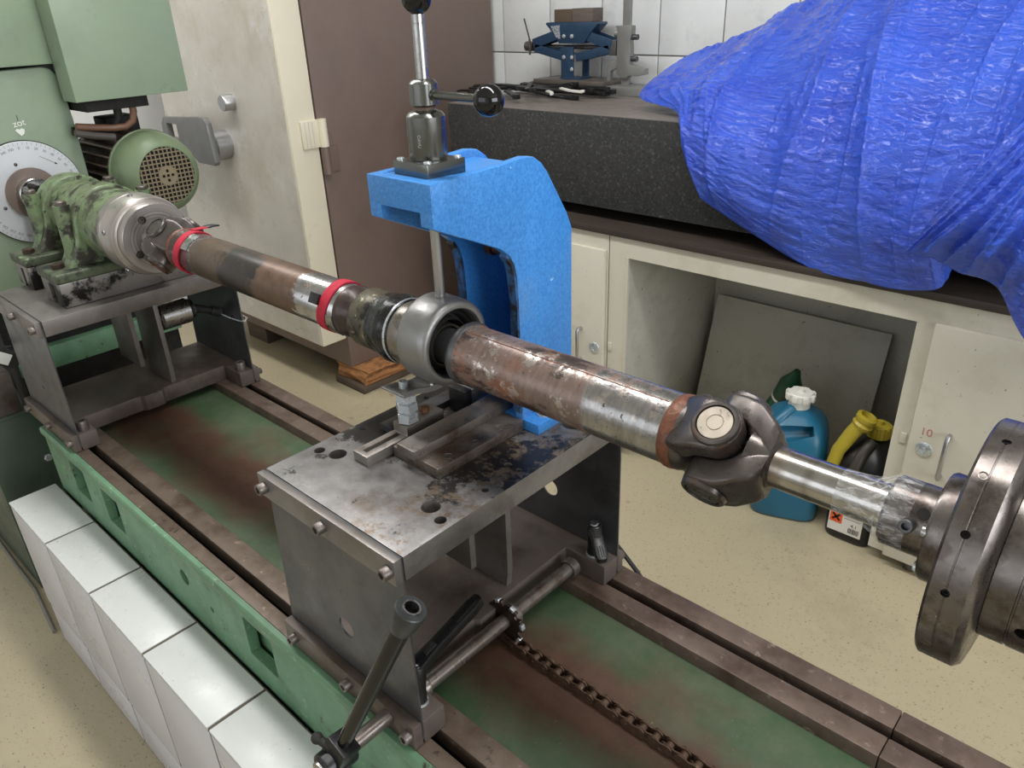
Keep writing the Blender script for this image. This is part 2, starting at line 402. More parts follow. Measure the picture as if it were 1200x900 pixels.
# ------------------------------------------------------------------ measuring bridges on the bed
def bridge(xf, label, holes=True):
    """steel bridge: base plate, two spring plates, clamping strips, top plate; xf = front (towards +x) face"""
    xb = xf - 0.33
    t = thing('bearing_bridge', label, 'machine carriage', ((xf + xb) / 2, 0.712, 0.69))
    # base plate with a cut-back front edge between its feet
    yr = [(0.466, xf), (0.509, xf), (0.509, xf - 0.092), (0.664, xf - 0.092), (0.672, xf - 0.082), (0.722, xf - 0.082), (0.730, xf - 0.092), (0.917, xf - 0.092), (0.917, xf), (0.958, xf), (0.958, xb), (0.466, xb)]
    obj('base_plate', MB().prism([(x, y) for y, x in yr], (0, 0, 0.691), (1, 0, 0), (0, 1, 0), (0, 0, 1), 0, 0.044), M['basesteel'], t, 0.0012)
    tp = obj('top_plate', MB().box(xb, xf, 0.4675, 0.951, 1.005, 1.045), TOPM if holes else M['steel'], t, 0.0012)
    if holes:
        c = MB()
        for x, y, r in ((-0.111, 0.565, 0.0145), (0.111, 0.565, 0.0145), (-0.144, 0.553, 0.009), (0.144, 0.553, 0.009), (0.141, 0.645, 0.006), (0.121, 0.716, 0.0062), (-0.145, 0.643, 0.006), (-0.145, 0.786, 0.006), (0.144, 0.716, 0.0045), (0.12, 0.88, 0.02), (0.145, 0.80, 0.0058)):
            c.cyl((-0.815 + x, y, 1.02), (-0.815 + x, y, 1.06), r, seg=20)
        cut(tp, c)
    # spring plates, slightly narrower at the top
    for y0, y1 in ((0.4635, 0.4665), (0.9585, 0.9615)):
        sp = obj('spring_plate', MB().prism([(xb - 0.012, 0.70), (xf, 0.70), (xf - 0.002, 1.044), (xb + 0.004, 1.044)], (0, y0, 0), (1, 0, 0), (0, 0, 1), (0, 1, 0), 0, y1 - y0), M['dsteel'], t)
        if holes or y0 < 0.7: cut(sp, MB().cyl((xf - 0.165, 0.3 if y0 < 0.7 else 0.9, 0.82), (xf - 0.165, 0.6 if y0 < 0.7 else 1.0, 0.82), 0.018 if holes else 0.006))
    obj('clamp_strip', MB().box(xb, xf, 0.451, 0.4632, 1.005, 1.0455), M['steel'], t, 0.0012)
    obj('clamp_strip', MB().box(xb, xf, 0.9618, 0.975, 1.005, 1.045), M['steel'], t, 0.0012)
    obj('clamp_strip', MB().box(xb - 0.012, xf, 0.447, 0.4632, 0.692, 0.737), M['basesteel'], t, 0.0012)
    obj('clamp_strip', MB().box(xb - 0.012, xf, 0.9618, 0.977, 0.692, 0.737), M['basesteel'], t, 0.0012)
    for dx in (0.012, 0.16, 0.312):
        socket_screw((xf - dx, 0.451, 1.026), (0, -1, 0), 0.0095, 0.0135, M['screw'], t)
        socket_screw((xf - dx, 0.447, 0.716), (0, -1, 0), 0.0095, 0.0125, M['screw'], t)
        socket_screw((xf - dx, 0.977, 0.716), (0, 1, 0), 0.0095, 0.0125, M['screw'], t)
    # tongue hanging from the top plate and tongue standing on the base plate
    obj('hanging_tongue', MB().box(xf - 0.26, xf - 0.128, 0.700, 0.713, 0.80, 1.006), M['steel'], t, 0.001)
    obj('standing_tongue', MB().prism([(xf - 0.25, 0.734), (xf - 0.105, 0.734), (xf - 0.10, 0.775), (xf - 0.10, 0.99), (xf - 0.24, 0.99)], (0, 0.762, 0), (1, 0, 0), (0, 0, 1), (0, 1, 0), 0, 0.013), M['steel'], t, 0.001)
    return t
n = N('stained_table_plate')
c0 = n.mix(n.rng(n.noise(16, 6, 0.7), 0.3, 0.7), lin((100, 98, 97)), lin((142, 140, 139)))
c0 = n.mix(n.rng(n.noise(7, 7, 0.75), 0.52, 0.66), c0, lin((104, 94, 86)))
pos = n.sep()
m2 = n.math('ADD', n.rng(n.math('ABSOLUTE', n.math('SUBTRACT', pos[1], 0.02)), 0.20, 0.02), n.rng(n.noise(13, 8, 0.75), 0.3, 0.7, -0.8, 0.8))
c0 = n.mix(n.rng(m2, 0.45, 0.62), c0, lin((30, 28, 27)))
c0 = n.mix(n.rng(n.math('MULTIPLY', n.rng(pos[0], -0.06, 0.08), n.noise(34, 8, 0.8)), 0.50, 0.58), c0, lin((104, 90, 76)))
ge = n.t.nodes.new('ShaderNodeNewGeometry'); sp_ = n.t.nodes.new('ShaderNodeSeparateXYZ'); n.l(ge.outputs['Normal'], sp_.inputs[0])
upf = n.rng(sp_.outputs[2], 0.4, 0.6)
side = n.mix(n.rng(n.noise(14, 6, 0.7), 0.3, 0.7), lin((98, 94, 91)), lin((128, 124, 120)))
c0 = n.mix(upf, side, c0)
n.put('Base Color', c0); n.put('Metallic', n.rng(m2, 0.4, 0.7, 0.6, 0.2)); n.put('Roughness', n.rng(n.noise(20, 5, 0.6), 0.3, 0.7, 0.28, 0.5))
TOPM = n.m
brL = bridge(-1.961, 'steel bridge with sensor carrying the green spindle bearing at the machine end', holes=False)
brM = bridge(-0.65, 'steel bridge with stained table plate under the blue frame in the middle of the bed')
# levelling screws on the far bridge feet
for x, y in ((-1.985, 0.487), (-1.985, 0.935)):
    socket_screw((x, y, 0.735), (0, 0, 1), 0.0145, 0.026, M['screw'], brL)
# sensor hung between the tongues of the far bridge
sn = thing('vibration_sensor', 'grey cylindrical sensor with connector between the plates of the far bridge', 'sensor', (-2.06, 0.80, 0.85))
obj('body', MB().lathe((-2.08, 0.776, 0.925), (0, 1, 0), [(0, 0.02), (0.004, 0.036), (0.082, 0.036), (0.086, 0.031), (0.098, 0.028), (0.10, 0.012)], 28), M['shiny'], sn)
obj('connector', MB().cyl((-2.08, 0.876, 0.925), (-2.075, 0.925, 0.905), 0.013, 0.010).cyl((-2.075, 0.925, 0.905), (-2.07, 0.95, 0.89), 0.014), M['matblack'], sn)
one('wire_tie', MB().tube([(-2.07, 0.945, 0.89), (-2.02, 0.952, 0.885), (-1.975, 0.957, 0.885), (-1.955, 0.962, 0.888), (-1.957, 0.972, 0.894), (-1.985, 0.969, 0.898)], 0.0022, 8), M['zinc'], 'thin silver wire hooked round the edge of the far bridge', 'wire')
sl = thing('vibration_sensor', 'sensor with small white label under the table of the middle bridge', 'sensor', (-0.77, 0.80, 0.85))
obj('body', MB().lathe((-0.775, 0.776, 0.955), (0, 1, 0), [(0, 0.02), (0.003, 0.027), (0.07, 0.027), (0.073, 0.02)], 24), M['shiny'], sl)
obj('sticker', MB().obox((-0.7535, 0.828, 0.9385), ((0, 1, 0), (0.6, 0, 0.8), (0.8, 0, -0.6)), (0.011, 0.009, 0.0006)), mat('sticker_white', (225, 225, 222), 0.5, 0, 0.02), sl)
# ------------------------------------------------------------------ drive shaft on the machine axis
AY, AZ = 0.712, 1.217
SX = -1.0
sh = thing('drive_shaft', 'long two-piece steel drive shaft with rusty tubes, rubber boot and universal joints', 'drive shaft', (SX, AY, AZ - 0.06))
def bx(stops): return [(a - SX, b, c, d) for a, b, c, d in stops]
M['tubeL'] = bandmat('left_tube_steel', bx([(-1.8, (172, 171, 170), 0.25, 0.95), (-1.545, (92, 76, 64), 0.42, 0.35), (-1.435, (52, 46, 44), 0.35, 0.35), (-1.315, (100, 80, 66), 0.42, 0.35), (-1.155, (174, 173, 172), 0.22, 0.95)]), wob=0.05, ws=11, var=0.3, bump=0.12, spots=[((120, 84, 60), 34, 0.60, 0.68, (1, 1, 1), 0.5, 0.3), ((60, 50, 46), 26, 0.60, 0.68, (1, 1, 1), 0.4, 0.4)])
M['tubeR'] = bandmat('right_tube_steel', bx([(-0.9, (122, 104, 96), 0.34, 0.35), (-0.515, (152, 150, 148), 0.24, 0.9)]), wob=0.012, ws=16, var=0.3, vs=38, bump=0.15,
                     spots=[((126, 80, 60), 11, 0.51, 0.62, (0.8, 1, 1), 0.5, 0.1), ((56, 46, 42), 17, 0.52, 0.60, (0.45, 1, 1), 0.45, 0.3), ((186, 178, 170), 30, 0.55, 0.63, (1, 1, 1), 0.25, 0.9), ((70, 58, 52), 90, 0.60, 0.66, (1.6, 1, 1), 0.5, 0.3)], stretch=(3, 1, 1))
M['forge'] = mat('forged_dark_steel', (90, 84, 81), 0.32, 0.7, 0.2, 18, spots=[((104, 66, 48), 12, 0.6, 0.72), ((110, 106, 102), 26, 0.64, 0.74)], bump=0.15, bs=90)
M['weld'] = mat('rusty_weld', (112, 70, 50), 0.45, 0.2, 0.25, 60, bump=0.6, bs=120, bd=0.003)
M['slip'] = bandmat('slip_shaft_steel', bx([(-0.4, (142, 132, 122), 0.3, 0.9), (-0.262, (172, 168, 163), 0.2, 1.0), (-0.238, (140, 134, 127), 0.25, 1.0), (-0.232, (176, 173, 168), 0.2, 1.0)]), wob=0.004, var=0.15, vs=60)
def ring(x0, x1, r): return MB().lathe((x0, AY, AZ), (1, 0, 0), [(0, r - 0.001), (0.001, r), (x1 - x0 - 0.001, r), (x1 - x0, r - 0.001)], 64)
def turn(prof, seg=64, dz=0.0): return MB().lathe((prof[0][0], AY, AZ + dz), (1, 0, 0), [(x - prof[0][0], r) for x, r in prof], seg)
obj('tube', turn([(-1.648, 0.043), (-1.646, 0.0445), (-1.042, 0.0445), (-1.04, 0.043)], 72), M['tubeL'], sh, label='left tube with brown rust, dark patch and ground shiny ends')
obj('weld_seam', turn([(-1.656, 0.040), (-1.652, 0.0455), (-1.648, 0.0460), (-1.643, 0.0446)]), M['weld'], sh)
obj('weld_seam', turn([(-1.044, 0.0448), (-1.038, 0.0456), (-1.028, 0.043), (-1.015, 0.034), (-0.995, 0.033)]), mat('brown_weld', (66, 54, 50), 0.35, 0.3, 0.2, 50), sh)
obj('gaiter_ring', turn([(-1.002, 0.03), (-1.0, 0.047), (-0.994, 0.0505), (-0.95, 0.0505), (-0.942, 0.047)]), mat('dirty_brass_ring', (98, 93, 78), 0.42, 0.55, 0.25, 60, spots=[((36, 34, 31), 30, 0.46, 0.58), ((170, 160, 130), 70, 0.60, 0.66)]), sh)
# rubber boot, crumpled
def boot_mesh():
    mb = MB(); prof = [(-0.954, 0.049), (-0.948, 0.0525), (-0.940, 0.053), (-0.930, 0.0545), (-0.92, 0.0565), (-0.912, 0.0560), (-0.904, 0.0525), (-0.901, 0.0525), (-0.898, 0.0535), (-0.893, 0.0535), (-0.889, 0.05)]
    P2 = []
    for (a, ra), (b, rb) in zip(prof, prof[1:]):
        for k in range(3): f = k / 3; P2.append((a + (b - a) * f, ra + (rb - ra) * f))
    P2.append(prof[-1]); turn_ = MB().lathe((P2[0][0], AY, AZ), (1, 0, 0), [(x - P2[0][0], r) for x, r in P2], 72)
    for i, p in enumerate(turn_.v):
        y, z = p[1] - AY, p[2] - AZ; r = math.hypot(y, z)
        if r > 0.01 and p[0] < -0.903:
            k = min(1, (p[0] + 0.954) / 0.012)
            d = 0.0032 * k * mnoise((p[0] * 30, y * 34, z * 34)) + 0.0014 * k * mnoise((p[0] * 90, y * 80, z * 80))
            turn_.v[i] = (p[0], AY + y * (1 + d / r), AZ + z * (1 + d / r))
    return turn_
obj('rubber_boot', boot_mesh(), mat('boot_rubber', (22, 22, 22), 0.28, 0, 0.3, 40, bump=0.3, bs=60, rv=0.1), sh, ang=80)
obj('boot_clamp', ring(-0.8995, -0.8945, 0.0545), M['zinc'], sh)
obj('shield_cone', turn([(-0.892, 0.04), (-0.891, 0.052), (-0.885, 0.0535), (-0.858, 0.051), (-0.842, 0.046), (-0.84, 0.03)]), mat('grimy_shield', (132, 126, 118), 0.3, 0.85, 0.15, 30, spots=[((70, 64, 58), 20, 0.52, 0.68)]), sh)
# centre bearing: pressed steel shell round a rubber cushion
DZ = 0.008
M['galv'] = mat('pressed_grey_steel', (140, 139, 138), 0.40, 0.75, 0.06, 30, spots=[((126, 123, 119), 12, 0.56, 0.78)], bump=0.08, bs=200)
obj('bearing_housing', turn([(-0.846, 0.050), (-0.849, 0.063), (-0.8475, 0.0668), (-0.844, 0.0682), (-0.838, 0.0686), (-0.803, 0.0686), (-0.796, 0.0680), (-0.7905, 0.0662), (-0.7875, 0.0630), (-0.7865, 0.0590), (-0.7870, 0.0555), (-0.7895, 0.0535), (-0.794, 0.0525), (-0.832, 0.0518), (-0.834, 0.03)], 80, DZ), M['galv'], sh)
rub = obj('rubber_cushion', turn([(-0.832, 0.0517), (-0.806, 0.0515), (-0.801, 0.0495), (-0.806, 0.0465), (-0.818, 0.0445), (-0.818, 0.0415), (-0.806, 0.0400), (-0.803, 0.0375), (-0.812, 0.035), (-0.834, 0.034)], 72, DZ * 0.6), M['matblack'], sh)
obj('bearing_seal', turn([(-0.836, 0.0345), (-0.808, 0.0345), (-0.806, 0.0335), (-0.807, 0.0305), (-0.836, 0.030)], 64), M['screw'], rub)
for s in (-1, 1):
    pts = [(-0.835, AY + s * 0.004, 1.1555), (-0.838, AY + s * 0.016, 1.1525), (-0.848, AY + s * 0.024, 1.146), (-0.860, AY + s * 0.030, 1.141), (-0.870, AY + s * 0.037, 1.139), (-0.876, AY + s * 0.064, 1.139)]
    tab = obj('mounting_tab', MB().strip(pts, (1, 0.0, 0), 0.056, 0.0035), M['galv'], sh, 0.0012)
    obj('tab_flange', MB().strip([(p[0] + 0.0285, p[1], p[2] + 0.004) for p in pts[1:]], (0, 0.15 * s, 1), 0.010, 0.003), M['galv'], tab)
    obj('tab_stud', MB().cyl((-0.873, AY + s * 0.042, 1.134), (-0.873, AY + s * 0.042, 1.152), 0.0075, ch=0.001), M['zinc'], tab)
for s in (-1, 1): obj('rivet', MB().ball((-0.808, AY - 0.03 + 0.008 * s, 1.1645), 0.003, 10, 6), M['zinc'], sh)
obj('stub_shaft', turn([(-0.84, 0.028), (-0.775, 0.028), (-0.766, 0.031), (-0.756, 0.040)]), M['dsteel'], sh)
obj('tube', turn([(-0.763, 0.036), (-0.760, 0.0455), (-0.756, 0.047), (-0.751, 0.0462), (-0.747, 0.0445), (-0.404, 0.0445), (-0.402, 0.043)], 72), M['tubeR'], sh, label='right tube, rusty brown with a ground silver end')
obj('tube_lip', turn([(-0.765, 0.036), (-0.764, 0.0465), (-0.760, 0.0482), (-0.755, 0.0482), (-0.751, 0.0465), (-0.750, 0.044)]), M['dsteel'], sh)
sm = MB()
for k in range(40):
    a = math.radians(108); x = -0.744 + k * 0.0085
    sm.obox((x, AY + math.cos(a) * 0.0444, AZ + math.sin(a) * 0.0444), ((1, 0, 0), (0, -math.sin(a), math.cos(a)), (0, math.cos(a), math.sin(a))), (0.0043, 0.0008, 0.00035))
obj('tube_seam', sm, M['weld'], sh)
obj('weld_seam', turn([(-0.405, 0.0446), (-0.401, 0.0462), (-0.396, 0.0468), (-0.391, 0.0460), (-0.387, 0.0435)]), M['weld'], sh)
# universal joints
def dvec(a): return Vector((0, math.cos(a), math.sin(a)))
def yoke(name, x0, xp, ang, parent, m, base, capm=None, twist=0.0):
    """forged fork: two rounded ears lofted from the neck at x0 to the pin at xp, spread along direction ang"""
    s = 1 if xp > x0 else -1; L = abs(xp - x0)
    y = obj(name, turn(base if s > 0 else base[::-1]), m, parent, ang=50)
    for sg in (1, -1):
        d = dvec(ang) * sg; e = Vector((1, 0, 0)).cross(d)
        secs = []
        for f, D, t_, w in ((-0.30, 0.014, 0.018, 0.028), (-0.10, 0.021, 0.019, 0.034), (0.10, 0.027, 0.0185, 0.036), (0.35, 0.0345, 0.019, 0.0365), (0.60, 0.0405, 0.0175, 0.0335), (0.85, 0.043, 0.0165, 0.0315), (1.0, 0.0435, 0.0160, 0.0305)):
            secs.append((Vector((x0 + s * L * f, AY, AZ)) + d * D, d, t_, e, w))
        for q, w, t_ in ((0.009, 0.029, 0.0160), (0.017, 0.0245, 0.0155), (0.0235, 0.0165, 0.0145), (0.0275, 0.007, 0.0125)):
            secs.append((Vector((xp + s * q, AY, AZ)) + d * 0.0435, d, t_, e, w))
        obj('ear', MB().loft(secs, 40, 6.5), m, y, ang=55)
        c_ = Vector((xp, AY, AZ))
        obj('cap_rim', MB().lathe(c_ + d * 0.0575, d, [(0, 0.0275), (0.0050, 0.0265), (0.0066, 0.0245), (0.0066, 0.0215), (0.0030, 0.0210), (0.0, 0.0210)], 36, loop=True), m, y)
        obj('bearing_cap', MB().lathe(c_ + d * 0.045, d, [(0, 0.0205), (0.0165, 0.0205), (0.0178, 0.0195), (0.0178, 0.0100), (0.0168, 0.0096), (0.0168, 0.0090), (0.0178, 0.0086), (0.0178, 0)], 36), capm or CAPM, y)
    return y
CAPM = mat('bearing_cap_steel', (186, 176, 162), 0.38, 0.7, 0.06, 40)
def cross(xp, ang):
    c = obj('joint_cross', MB().ball((xp, AY, AZ), 0.021, 20, 12), M['dsteel'], sh)
    for k in range(4):
        d = dvec(ang + k * PI / 2)
        obj('trunnion', MB().cyl(Vector((xp, AY, AZ)), Vector((xp, AY, AZ)) + d * 0.046, 0.0155), M['dsteel'] if k % 2 else M['shiny'], c)
UA = math.radians(126)
XR, XL = -0.337, -1.698
yoke('tube_yoke', -0.385, XR, UA, sh, M['forge'], base=[(-0.392, 0.0435), (-0.385, 0.0452), (-0.374, 0.041), (-0.366, 0.030), (-0.362, 0.02)])
cross(XR, UA)
yoke('slip_yoke', -0.293, XR, UA + PI / 2, sh, M['forge'], base=[(-0.312, 0.018), (-0.304, 0.038), (-0.294, 0.0365), (-0.287, 0.0315), (-0.281, 0.0285), (-0.2765, 0.024)], capm=M['forge'])
for sg in (1, -1):
    d = dvec(UA + PI / 2) * sg; e = Vector((1, 0, 0)).cross(d)
    obj('web', MB().loft([(Vector((-0.283, AY, AZ)) + d * 0.012, d, 0.014, e, 0.024), (Vector((-0.295, AY, AZ)) + d * 0.020, d, 0.022, e, 0.033), (Vector((-0.306, AY, AZ)) + d * 0.028, d, 0.026, e, 0.036), (Vector((-0.314, AY, AZ)) + d * 0.036, d, 0.021, e, 0.0345)], 32, 3.2), M['forge'], sh, ang=45)
obj('slip_shaft', turn([(-0.279, 0.0235), (-0.15, 0.0235), (-0.149, 0.022)]), M['slip'], sh)
# left joint: the tube lies on its right, the flange yoke on its left
yoke('tube_yoke', -1.655, XL, UA, sh, M['forge'], base=[(-1.650, 0.042), (-1.655, 0.0435), (-1.668, 0.036), (-1.674, 0.02)], capm=M['forge'])
cross(XL, UA)
yoke('flange_yoke', -1.758, XL, UA + PI / 2, sh, M['forge'], base=[(-1.790, 0.028), (-1.765, 0.030), (-1.758, 0.036), (-1.742, 0.032), (-1.734, 0.018)], capm=M['weld'])
# ------------------------------------------------------------------ red straps with test weights
M['red'] = mat('red_webbing', (176, 22, 50), 0.7, 0, 0.15, 60, bump=0.5, bs=500, bd=0.0008)
def strap(xc, tilt, label, tail):
    t = thing('velcro_strap', label, 'strap', (xc, AY, AZ - 0.05), 'red straps round the left shaft tube')
    pts = []
    for k in range(49):
        a = 2 * PI * k / 48; pts.append((xc + tilt * math.cos(a - 1.9) + 0.0015 * math.sin(3 * a), AY + 0.0475 * math.cos(a), AZ + 0.0475 * math.sin(a)))
    mb = MB(); vs = []; fs = []
    for i, p in enumerate(pts[:-1]):
        a = 2 * PI * i / 48; rr = Vector((0, math.cos(a), math.sin(a)))
        p = Vector(p)
        for dx, dr in ((-0.0115, -0.0022), (0.0115, -0.0022), (0.0115, 0.0006), (-0.0115, 0.0006)): vs.append(p + Vector((dx, 0, 0)) + rr * dr)
    for i in range(48):
        j = (i + 1) % 48
        for k in range(4): fs.append((i * 4 + k, j * 4 + k, j * 4 + (k + 1) % 4, i * 4 + (k + 1) % 4))
    mb.add(vs, fs); obj('band', mb, M['red'], t, ang=60)
    if tail == 'top':
        obj('tail', MB().strip([(xc, AY + 0.004, AZ + 0.0490), (xc + 0.003, AY + 0.018, AZ + 0.0490), (xc + 0.006, AY + 0.032, AZ + 0.0495)], (1, 0.3, 0), 0.018, 0.0018), M['red'], t)
        obj('tail_tip', MB().strip([(xc + 0.006, AY + 0.032, AZ + 0.0495), (xc + 0.009, AY + 0.042, AZ + 0.051), (xc + 0.013, AY + 0.054, AZ + 0.0505)], (1, 0.3, 0), 0.019, 0.004), M['black'], t, 0.001)
    else:
        a = math.radians(150); d = dvec(a)
        obj('tail_tip', MB().obox(Vector((xc - 0.012, AY, AZ)) + d * 0.0505, ((1, 0, 0), Vector((1, 0, 0)).cross(d), d), (0.012, 0.0095, 0.003)), M['black'], t, 0.001)
    return t
strap(-1.609, 0.012, 'red webbing strap with a loose black tip next to the far universal joint', 'top')
strap(-1.078, 0.012, 'red webbing strap with a flat black tab next to the rubber boot', 'side')
def weight(xc, a0, a1, label):
    mb = MB(); vs = []; fs = []; n_ = 10
    for i in range(n_ + 1):
        d = dvec(a0 + (a1 - a0) * i / n_)
        for dx, dr in ((-0.016, 0.0446), (0.016, 0.0446), (0.016, 0.0468), (-0.016, 0.0468)): vs.append(Vector((xc + dx, AY, AZ)) + d * dr)
    for i in range(n_):
        for k in range(4): fs.append((i * 4 + k, i * 4 + 4 + k, i * 4 + 4 + (k + 1) % 4, i * 4 + (k + 1) % 4))
    fs += [(0, 1, 2, 3), (4 * n_ + 3, 4 * n_ + 2, 4 * n_ + 1, 4 * n_)]
    mb.add(vs, fs)
    return one('balance_weight', mb, M['shiny'], label, 'weight')
weight(-1.575, math.radians(95), math.radians(150), 'thin curved steel weight under the strap at the far universal joint')
weight(-1.06, math.radians(175), math.radians(235), 'thin curved steel weight under the strap at the rubber boot')
# ------------------------------------------------------------------ chuck at the near end
ck = thing('drive_chuck', 'heavy dark steel chuck disc with clamping sleeve at the right edge', 'chuck', (-0.05, AY, AZ - 0.12))
M['chuck'] = mat('worn_chuck_steel', (112, 106, 102), 0.30, 0.92, 0.16, 22, spots=[((84, 76, 72), 24, 0.5, 0.62), ((150, 146, 142), 34, 0.62, 0.68), ((96, 70, 62), 14, 0.68, 0.74)], rv=0.1)
slv = obj('clamping_sleeve', turn([(-0.156, 0.0245), (-0.157, 0.034), (-0.154, 0.0365), (-0.112, 0.0365)]), M['chuck'], ck)
boss = obj('faceplate', turn([(-0.112, 0.03), (-0.113, 0.0535), (-0.110, 0.0555), (-0.094, 0.0555), (-0.088, 0.0545)]), M['chuck'], ck)
dc = obj('disc', turn([(-0.0905, 0.05), (-0.0905, 0.1155), (-0.088, 0.118), (-0.0765, 0.118), (-0.0760, 0.1175), (-0.0753, 0.1175), (-0.0748, 0.118), (-0.060, 0.118), (-0.055, 0.113), (-0.0515, 0.092), (-0.0505, 0.06)], 96), M['chuck'], ck)
c = MB()
for a in (146, 172, 98, 30, -30, -80): c.cyl(Vector((-0.0755, AY, AZ)) + dvec(math.radians(a)) * 0.105, Vector((-0.0755, AY, AZ)) + dvec(math.radians(a)) * 0.125, 0.0038, seg=14)
cut(dc, c)
for a in (146, 172, 98):
    d = dvec(math.radians(a)); obj('grub_screw', MB().lathe(Vector((-0.0755, AY, AZ)) + d * 0.112, d, [(0, 0.0036), (0.003, 0.0036), (0.003, 0.0018), (0.001, 0.0018), (0.001, 0)], 14), M['dark'], ck)
for a in (120, 186, 205):
    d = dvec(math.radians(a)); obj('dimple', MB().lathe(Vector((-0.08, AY, AZ)) + d * 0.1172, d, [(0, 0.0045), (0.001, 0.004), (0.001, 0.003), (0.0004, 0.0022), (0.0004, 0)], 16), M['chuck'], ck)
hb = obj('hub', turn([(-0.0515, 0.06), (-0.0515, 0.080), (-0.0505, 0.081), (-0.0305, 0.081), (-0.0300, 0.0800), (-0.0285, 0.0800), (-0.028, 0.081), (0.05, 0.081), (0.10, 0.081), (0.102, 0.075)], 96), M['chuck'], ck)
cut(hb, MB().cyl(Vector((-0.018, AY, AZ)) + dvec(math.radians(196)) * 0.07, Vector((-0.018, AY, AZ)) + dvec(math.radians(196)) * 0.09, 0.0065, seg=18))
d = dvec(math.radians(160))
obj('clamp_pin', MB().lathe(Vector((-0.130, AY, AZ)) + d * 0.034, d, [(0, 0.0068), (0.014, 0.0068), (0.015, 0.006), (0.015, 0.0038), (0.008, 0.0036), (0.008, 0)], 20), M['dsteel'], slv)
d = dvec(math.radians(138))
obj('recess_shade_disc', MB().lathe(Vector((-0.121, AY, AZ)) + d * 0.0362, d, [(0, 0.006), (0.0006, 0.006), (0.0006, 0.0)], 20), M['dark'], slv)  # no hollow here: a dark disc paints the shade of a recess
d = dvec(math.radians(158))
obj('flange_bolt', MB().lathe(Vector((-0.116, AY, AZ)) + d * 0.0475, (1, 0, 0), [(0, 0.006), (0.004, 0.007), (0.024, 0.007), (0.026, 0.005)], 18), M['shiny'], boss)
d = dvec(math.radians(228))
obj('flange_bolt', MB().lathe(Vector((-0.118, AY, AZ)) + d * 0.045, (1, 0, 0), [(0, 0.005), (0.003, 0.006), (0.024, 0.006), (0.026, 0.005)], 18), M['zinc'], boss)
# tailstock standing on the bed further to the right, out of the photograph, carries the chuck
obj('spindle', turn([(0.10, 0.05), (0.62, 0.05)], 48), M['chuck'], ck)
# clear film wound over slip shaft and sleeve
n = N('clear_film'); n.put('Base Color', (0.93, 0.94, 0.95, 1)); n.put('Roughness', 0.12); n.put('Transmission Weight', 0.0); n.put('IOR', 1.4)
fa = n.rng(n.noise(55, 5, 0.7, (1, 3, 3), 0.6, fixed=True), 0.45, 0.72, 0.04, 0.55)
n.put('Alpha', fa); n.bump(n.noise(70, 4, 0.7, (1, 3, 3), 0.8, fixed=True), 0.9, 0.003)
fm = MB(); FP = [(-0.206, 0.0238), (-0.198, 0.0244), (-0.185, 0.0252), (-0.175, 0.027), (-0.166, 0.0305), (-0.158, 0.0362), (-0.150, 0.0375), (-0.138, 0.0372), (-0.132, 0.0368)]
vs = []; fs = []; sg = 48
for i, (x, r) in enumerate(FP):
    for k in range(sg):
        a = 2 * PI * k / sg; rr = r + 0.0007 * mnoise((x * 120, math.cos(a) * 6, math.sin(a) * 6)); vs.append((x, AY + rr * math.cos(a), AZ + rr * math.sin(a)))
for i in range(len(FP) - 1):
    for k in range(sg): fs.append((i * sg + k, i * sg + (k + 1) % sg, (i + 1) * sg + (k + 1) % sg, (i + 1) * sg + k))
fm.add(vs, fs)
one('film_wrap', fm, n.m, 'clear crinkled plastic film wound between the slip shaft and the chuck sleeve', 'plastic film', ang=60)
# ------------------------------------------------------------------ fixture bars on the table of the middle bridge
ZT = 1.045
M['bar'] = mat('guide_bar_steel', (132, 125, 119), 0.34, 0.7, 0.12, 20, spots=[((100, 82, 70), 12, 0.48, 0.66), ((60, 56, 54), 18, 0.6, 0.7)])
M['barlight'] = mat('clean_cut_steel', (144, 138, 132), 0.38, 0.7, 0.08, 25, spots=[((112, 96, 80), 10, 0.55, 0.75)])
gp = thing('guide_plate', 'low flat guide plate with countersunk screws on the stained table', 'guide plate', (-0.80, 0.72, ZT))
g = obj('plate', MB().box(-0.852, -0.746, 0.620, 0.812, ZT, ZT + 0.018), M['bar'], gp, 0.001)
for x, y, r in ((-0.762, 0.655, 0.0085), (-0.762, 0.768, 0.0085), (-0.760, 0.712, 0.0055)):
    obj('countersunk_screw', MB().lathe((x, y, ZT + 0.0175), (0, 0, 1), [(0, r), (0.0012, r), (0.0012, r * 0.86), (0.0006, r * 0.82), (0.0009, r * 0.78), (0.0009, r * 0.42), (-0.003, r * 0.38), (-0.003, 0)], 24), M['screw'], gp)
one('guide_bar', MB().box(-0.832, -0.790, 0.612, 0.842, ZT + 0.0182, ZT + 0.0345), M['bar'], 'straight square guide bar lying along the guide plate below the bearing', 'guide bar', bevel=0.001)
one('guide_bar', MB().box(-0.935, -0.905, 0.66, 0.90, ZT, ZT + 0.012), M['dsteel'], 'thin dark guide bar behind the slide bar with the stacked nuts', 'guide bar', bevel=0.001)
sb = thing('slide_bar', 'slotted slide bar with a raised end under the stacked nuts', 'slide bar', (-0.874, 0.645, ZT))
bo = obj('bar', MB().prism([(0.572, 0), (0.735, 0), (0.735, 0.033), (0.655, 0.033), (0.655, 0.0175), (0.572, 0.0175)], (0, 0, ZT), (0, 1, 0), (0, 0, 1), (1, 0, 0), -0.892, -0.857), M['barlight'], sb, 0.001)
cut(bo, MB().box(-0.880, -0.870, 0.582, 0.652, ZT + 0.010, ZT + 0.03))
hexhead((-0.878, 0.712, ZT + 0.033), (0, 0, 1), 0.0085, 0.008, mat('rusty_bolt', (118, 84, 62), 0.5, 0.6, 0.2, 40), sb)
fb = thing('slide_bar', 'slide bar with a black blocked end beyond the bearing', 'slide bar', (-0.874, 0.85, ZT))
